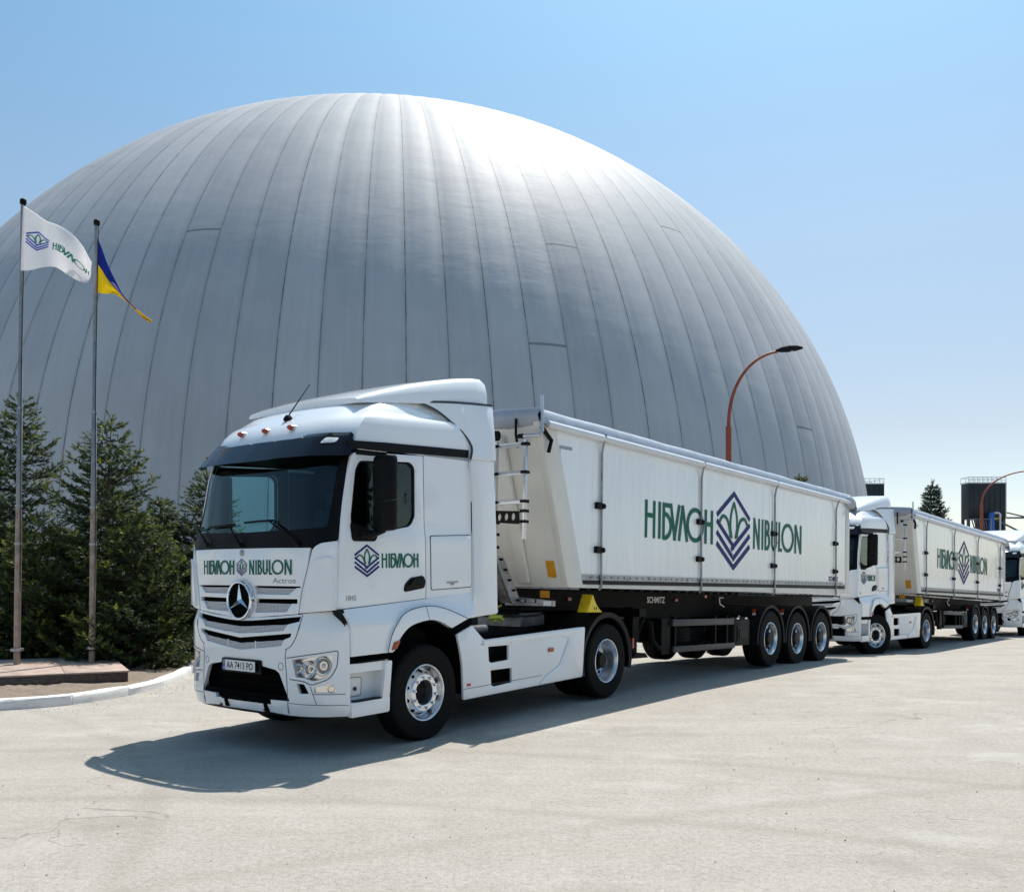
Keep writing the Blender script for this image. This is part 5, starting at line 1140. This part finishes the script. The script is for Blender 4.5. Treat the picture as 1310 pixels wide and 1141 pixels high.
# ------------------------------------------------------------------ dome
az = -.12620898; DX, DY = 60 * sin(az), 60 * cos(az); A, B, ZC = 28.68, 26.71, 1.98; NG, NS, NV = 116, 5, 72
d = empty('storage_dome', None, (DX, DY, -1.2)); V = []; uv = []; off = 1.2
for j in range(NV + 1):
    phi = -.12 + (pi / 2 - .004 + .12) * j / NV
    for k in range(NG * NS):
        a = 2 * pi * k / (NG * NS) - 1.43; w = (k % NS) / NS; pil = -.045 * (2 * abs(w - .5)) ** 3 * cos(phi)
        r = (A + pil) * cos(phi); V.append((r * cos(a), r * sin(a), ZC + off + (B + pil) * sin(phi)))
n = NG * NS; f = [(j * n + k, j * n + (k + 1) % n, (j + 1) * n + (k + 1) % n, (j + 1) * n + k) for j in range(NV) for k in range(n)]; f.append(tuple(NV * n + k for k in range(n)))
o = MB().add(V, f).build('shell', 'dome', d, recalc=False, angle=60); ul = o.data.uv_layers.new(name='UVMap'); buf = np.zeros(len(o.data.loops) * 2); li = 0
for j in range(NV):
    for k in range(n):
        buf[li:li + 8] = (k / NS, j / NV, (k + 1) / NS, j / NV, (k + 1) / NS, (j + 1) / NV, k / NS, (j + 1) / NV); li += 8
ul.data.foreach_set('uv', buf)
m = MB(); m.lathe([(A + .35, 0), (A + .35, 1.5), (A + .1, 1.6), (A - .2, 1.6)], 96, 'z'); m.build('foundation_ring', 'kerb', d)
tag(d, 'huge grey membrane storage dome with vertical welded seams', 'dome')

# ------------------------------------------------------------------ street lamps
def lamp(x, y, zj, arm, rise, lab, head=True):
    gz = ground_z(x, y); R = empty('street_lamp', None, (x, y, gz)); J = zj - gz
    m = MB(); m.lathe([(.16, 0), (.16, .04), (.085, .06), (.085, J), (.05, J + .03), (.05, J + .06)], 16, 'z'); m.build('post', 'rust', R)
    ap = spl([(0, 0, J), (.02 * arm, 0, J + .28 * rise), (.16 * arm, 0, J + .60 * rise), (.44 * arm, 0, J + .85 * rise), (.74 * arm, 0, J + .965 * rise), (arm, 0, J + rise)], 6) if False else [(arm * (1 - cos(q)) * .98, 0, J + rise * sin(q) ** .92) for q in np.linspace(0, 1.47, 22)]
    m = MB(); m.tube(ap, [.055 - .018 * k / 21 for k in range(22)], 10); m.build('arm', 'rust', R)
    e = Vector(ap[-1]); m = MB(); V = []; prof = [(-.06, .035, .035), (.0, .06, .055), (.10, .125, .095), (.32, .16, .125), (.55, .14, .10), (.70, .08, .05), (.74, .02, .015)]
    for s, w, h in prof:
        for k in range(12):
            q = 2 * pi * k / 12; V.append((e.x + s, w * cos(q), e.z + .03 + s * .10 + (h if sin(q) > 0 else h * .55) * sin(q)))
    m.add(V, [(i * 12 + k, i * 12 + (k + 1) % 12, (i + 1) * 12 + (k + 1) % 12, (i + 1) * 12 + k) for i in range(6) for k in range(12)] + [tuple(range(12)), tuple(72 + k for k in range(12))]); h = m.build('lamp_head', 'lampgrey', R, angle=60)
    m = MB(); m.lathe([(.0, -.05), (.07, -.045), (.10, 0)], 16, 'z', (0, 0, 0), 0, conv=lambda a, b, c: (e.x + .33 + a * 1.6, b, e.z + .02 + .033 + c)); m.build('lens', 'clearlens', h)
    tag(R, lab, 'street lamp', 'rust red street lamps'); return R
lamp(6.32, 27.0, 6.0, 1.62, 2.20, 'rust red curved street lamp rising behind the big first tipper trailer')
lamp(27.9, 55., 5.7, 3.2, 2.05, 'rust red curved street lamp in front of the dark square tower at the right edge')

# ------------------------------------------------------------------ far towers
def tower(x, y, w, dp, z0, z1, lab, full=True):
    gz = ground_z(x, y); R = empty('silo_tower', None, (x, y, gz)); b = lambda z: z - gz
    m = MB(); m.box((-w / 2, 0, b(z0)), (w / 2, dp, b(z1)), None); 
    if full: m.box((-w * .10, .3, b(z0 - 1.7)), (w / 2, dp, b(z0)), None)
    bd = m.build('body', 'tower', R, bev=.05)
    m = MB(); k = 0
    for i in range(int(w / .52) + 1): m.box((-w / 2 + i * .52, -.03, b(z0)), (-w / 2 + i * .52 + .05, 0.0, b(z1)), None)
    m.build('cladding_rib', 'tower', bd)
    m = MB(); m.tube([(-w / 2, 0, b(z1 + .62)), (w / 2, 0, b(z1 + .62)), (w / 2, dp, b(z1 + .62)), (-w / 2, dp, b(z1 + .62)), (-w / 2, 0, b(z1 + .62))], .035, 5); m.tube([(-w / 2, 0, b(z1 + .32)), (w / 2, 0, b(z1 + .32))], .025, 5)
    for i in range(9):
        for yy in (0, dp): m.tube([(-w / 2 + w * i / 8, yy, b(z1)), (-w / 2 + w * i / 8, yy, b(z1 + .62))], .03, 5)
    m.box((-w / 2 - .05, -.05, b(z1)), (w / 2 + .05, dp + .05, b(z1 + .12))); m.build('roof_railing', 'towerrail', R)
    if not full:
        m = MB(); m.box((-w / 2 + .3, .3, 0), (w / 2 - .3, dp - .3, b(z0))); m.build('lower_body', 'tower', R)
    else:
        m = MB()
        for xx in (-w / 2 + .1, -w * .1, w / 2 - .1):
            for yy in (.2, dp - .2): m.box((xx - .12, yy - .12, 0), (xx + .12, yy + .12, b(z0)))
        m.box((-w / 2 - .3, -.9, b(z0 - .12)), (-w * .08, 0, b(z0))); m.box((-w * .1, -1.3, b(z0 - 1.85)), (w / 2 + 1.6, 0, b(z0 - 1.7)))
        m.tube([(w / 2, -.2, b(z0 + .6)), (w / 2 + 1.9, -.2, b(z0 + .15))], .07, 6); m.tube([(w / 2, -.2, b(z0 + .1)), (w / 2 + 1.9, -.2, b(z0 + .1))], .09, 6); m.tube([(w / 2 - 1.7, -.6, b(z0 + .1)), (w / 2 + 1.5, -.6, b(z0 - 1.5))], .09, 6); m.tube([(w / 2 + 1.9, -.2, b(z0 + .15)), (w / 2 + 1.9, -.2, 0)], .05, 6); m.tube([(w / 2 + 1.5, -.6, b(z0 - 1.75)), (w / 2 + 1.5, -.6, 0)], .08, 6)
        for i in range(7): m.tube([(-w / 2 + .1 + i * .22, -.5, b(z0 - .15)), (-w / 2 + .5 + i * .2, -.4, b(z0 - 1.3 - .1 * (i % 3)))], .06, 5)
        m.build('steelwork', 'towersteel', R)
        m = MB(); m.lathe([(0, 0), (.26, .02), (.28, .2), (.28, 1.9), (.2, 2.1), (0, 2.15)], 16, 'z', (.12, -.6, b(z0 - 1.5))); m.build('blue_vessel', 'towerblue', R)
        m = MB(); m.tube([(.35, -.7, b(z0 + .55)), (.75, -.7, b(z0 + .55)), (.9, -.7, b(z0 + .42)), (.9, -.7, b(z0 - 1.6))], .10, 8); m.tube([(.0, -.8, b(z0)), (.9, -.8, b(z0))], .04, 5, mi=1); m.tube([(-.02, -.8, b(z0)), (-.02, -.8, b(z0 - 1.7))], .04, 5, mi=1); m.build('pipe', ['towerrail', 'yellow'], R)
    tag(R, lab, 'silo tower', None); return R
tower(46.2, 90., 3.65, 1.5, 6.85, 10.3, 'dark square silo tower with pipes and railing, right of the far spruce')
tower(38.9, 102., 4.2, 3.6, 7.5, 11.35, 'dark tower half hidden behind the right foot of the grey dome', False)
spruce(-11.9, 20.8, .1, 4.5, 1.7, 'dark spruce in the back row at the far left, behind the tall dense one', 61, G, 1.0)
spruce(-9.0, 20.6, .1, 3.7, 1.6, 'shaded back row spruce filling the gap behind the two flagpoles', 62, G, 1.1)
spruce(-7.3, 19.3, .1, 3.1, 1.4, 'shaded back row spruce right of the shorter flagpole, under the slim one', 63, G, 1.1)
b1 = spruce(10.35, 33.5, ground_z(10.35, 33.5), 5.72, .9, 'spruce tip poking up above the rear of the first tipper trailer', 52, None, .8, 'needle', .2)

# ------------------------------------------------------------------ the wood along the open side of the yard, mirrored in the glass and paint
V = []; f = []; tn = []
for k in range(26):
    tx, ty = (34 + rng.uniform(-4, 6), -22 + k * 1.7) if k < 22 else (rng.uniform(-30, 10), -34); H = rng.uniform(5.5, 10.5); g0 = ground_z(tx, ty)
    for c in range(9):
        cc = np.array([tx + rng.normal(0, 1.1), ty + rng.normal(0, 1.1), g0 + H * rng.uniform(.28, .92)]); rr = rng.uniform(.7, 1.5)
        for q in range(130):
            d_ = rng.normal(0, 1, 3); d_ /= np.linalg.norm(d_); p_ = cc + d_ * rr * rng.uniform(.6, 1.05); u_ = np.cross(d_, rng.normal(0, 1, 3)); u_ /= np.linalg.norm(u_); v_ = np.cross(d_ + rng.normal(0, .5, 3), u_); o_ = len(V); z_ = .17
            V += [tuple(p_ - u_ * z_), tuple(p_ + v_ * z_ * .6), tuple(p_ + u_ * z_), tuple(p_ - v_ * z_ * .6)]; f.append((o_, o_ + 1, o_ + 2, o_ + 3))
wd = MB().add(V, f); 
for k in range(22): wd.tube([(34, -22 + k * 1.7, -.3), (34.1, -22 + k * 1.7, 5)], [.16, .08], 6)
M['woodleaf'] = simple('broadleaf_foliage', (.045, .075, .022), .6, 0, .4, .6)
tag(wd.build('woods', 'woodleaf', recalc=False), 'leafy trees along the open side of the yard', None, None, 'stuff')

# ------------------------------------------------------------------ light, sky, camera
EL, AZ = radians(62.0), radians(22.0)                        # sun behind the scene, a little to the right
sd = Vector((sin(AZ) * cos(EL), cos(AZ) * cos(EL), sin(EL)))
su = bpy.data.lights.new('sun', 'SUN'); su.energy = 3.0; su.angle = radians(.53); su.color = (1, .93, .84); so = bpy.data.objects.new('sun', su); col.objects.link(so); so.rotation_euler = sd.to_track_quat('Z', 'Y').to_euler(); so.location = (20, 40, 60)
w = bpy.data.worlds.new('World'); scene.world = w; w.use_nodes = True; nt = w.node_tree; bg = nt.nodes['Background']; sk = nd(nt, 'ShaderNodeTexSky'); sk.sky_type = 'NISHITA'; sk.sun_disc = False; sk.sun_elevation = EL; sk.sun_rotation = AZ; sk.air_density = .6; sk.dust_density = 1.0; sk.ozone_density = 3.0; sk.altitude = 100
gz_ = nd(nt, 'ShaderNodeSeparateXYZ'); nt.links.new(nd(nt, 'ShaderNodeTexCoord').outputs['Generated'], gz_.inputs[0])
hz = ramp(nt, gz_.outputs[2], [(0, (1.04, .92, .72)), (.14, (1.06, .90, .68)), (.33, (1.15, 1.17, .94)), (.5, (.95, 1.27, 1.14))])
nt.links.new(mixc(nt, 1., sk.outputs[0], hz, 'MULTIPLY'), bg.inputs[0]); bg.inputs[1].default_value = .10
cam = bpy.data.cameras.new('camera'); cam.sensor_width = 36; cam.sensor_fit = 'HORIZONTAL'; cam.lens = FPX / 1310 * 36; cam.shift_x = 0; cam.shift_y = (YH - 570.5) / 1310; cam.clip_end = 3000; cam.clip_start = .05
co = bpy.data.objects.new('camera', cam); col.objects.link(co); co.location = (0, 0, CH); co.rotation_euler = (pi / 2, 0, 0); scene.camera = co
scene.view_settings.view_transform = 'Standard'; scene.view_settings.look = 'None'; scene.view_settings.gamma = 1; scene.view_settings.exposure = .93
scene.cycles.max_bounces = 8; scene.cycles.transparent_max_bounces = 12; scene.cycles.caustics_reflective = False; scene.cycles.caustics_refractive = False
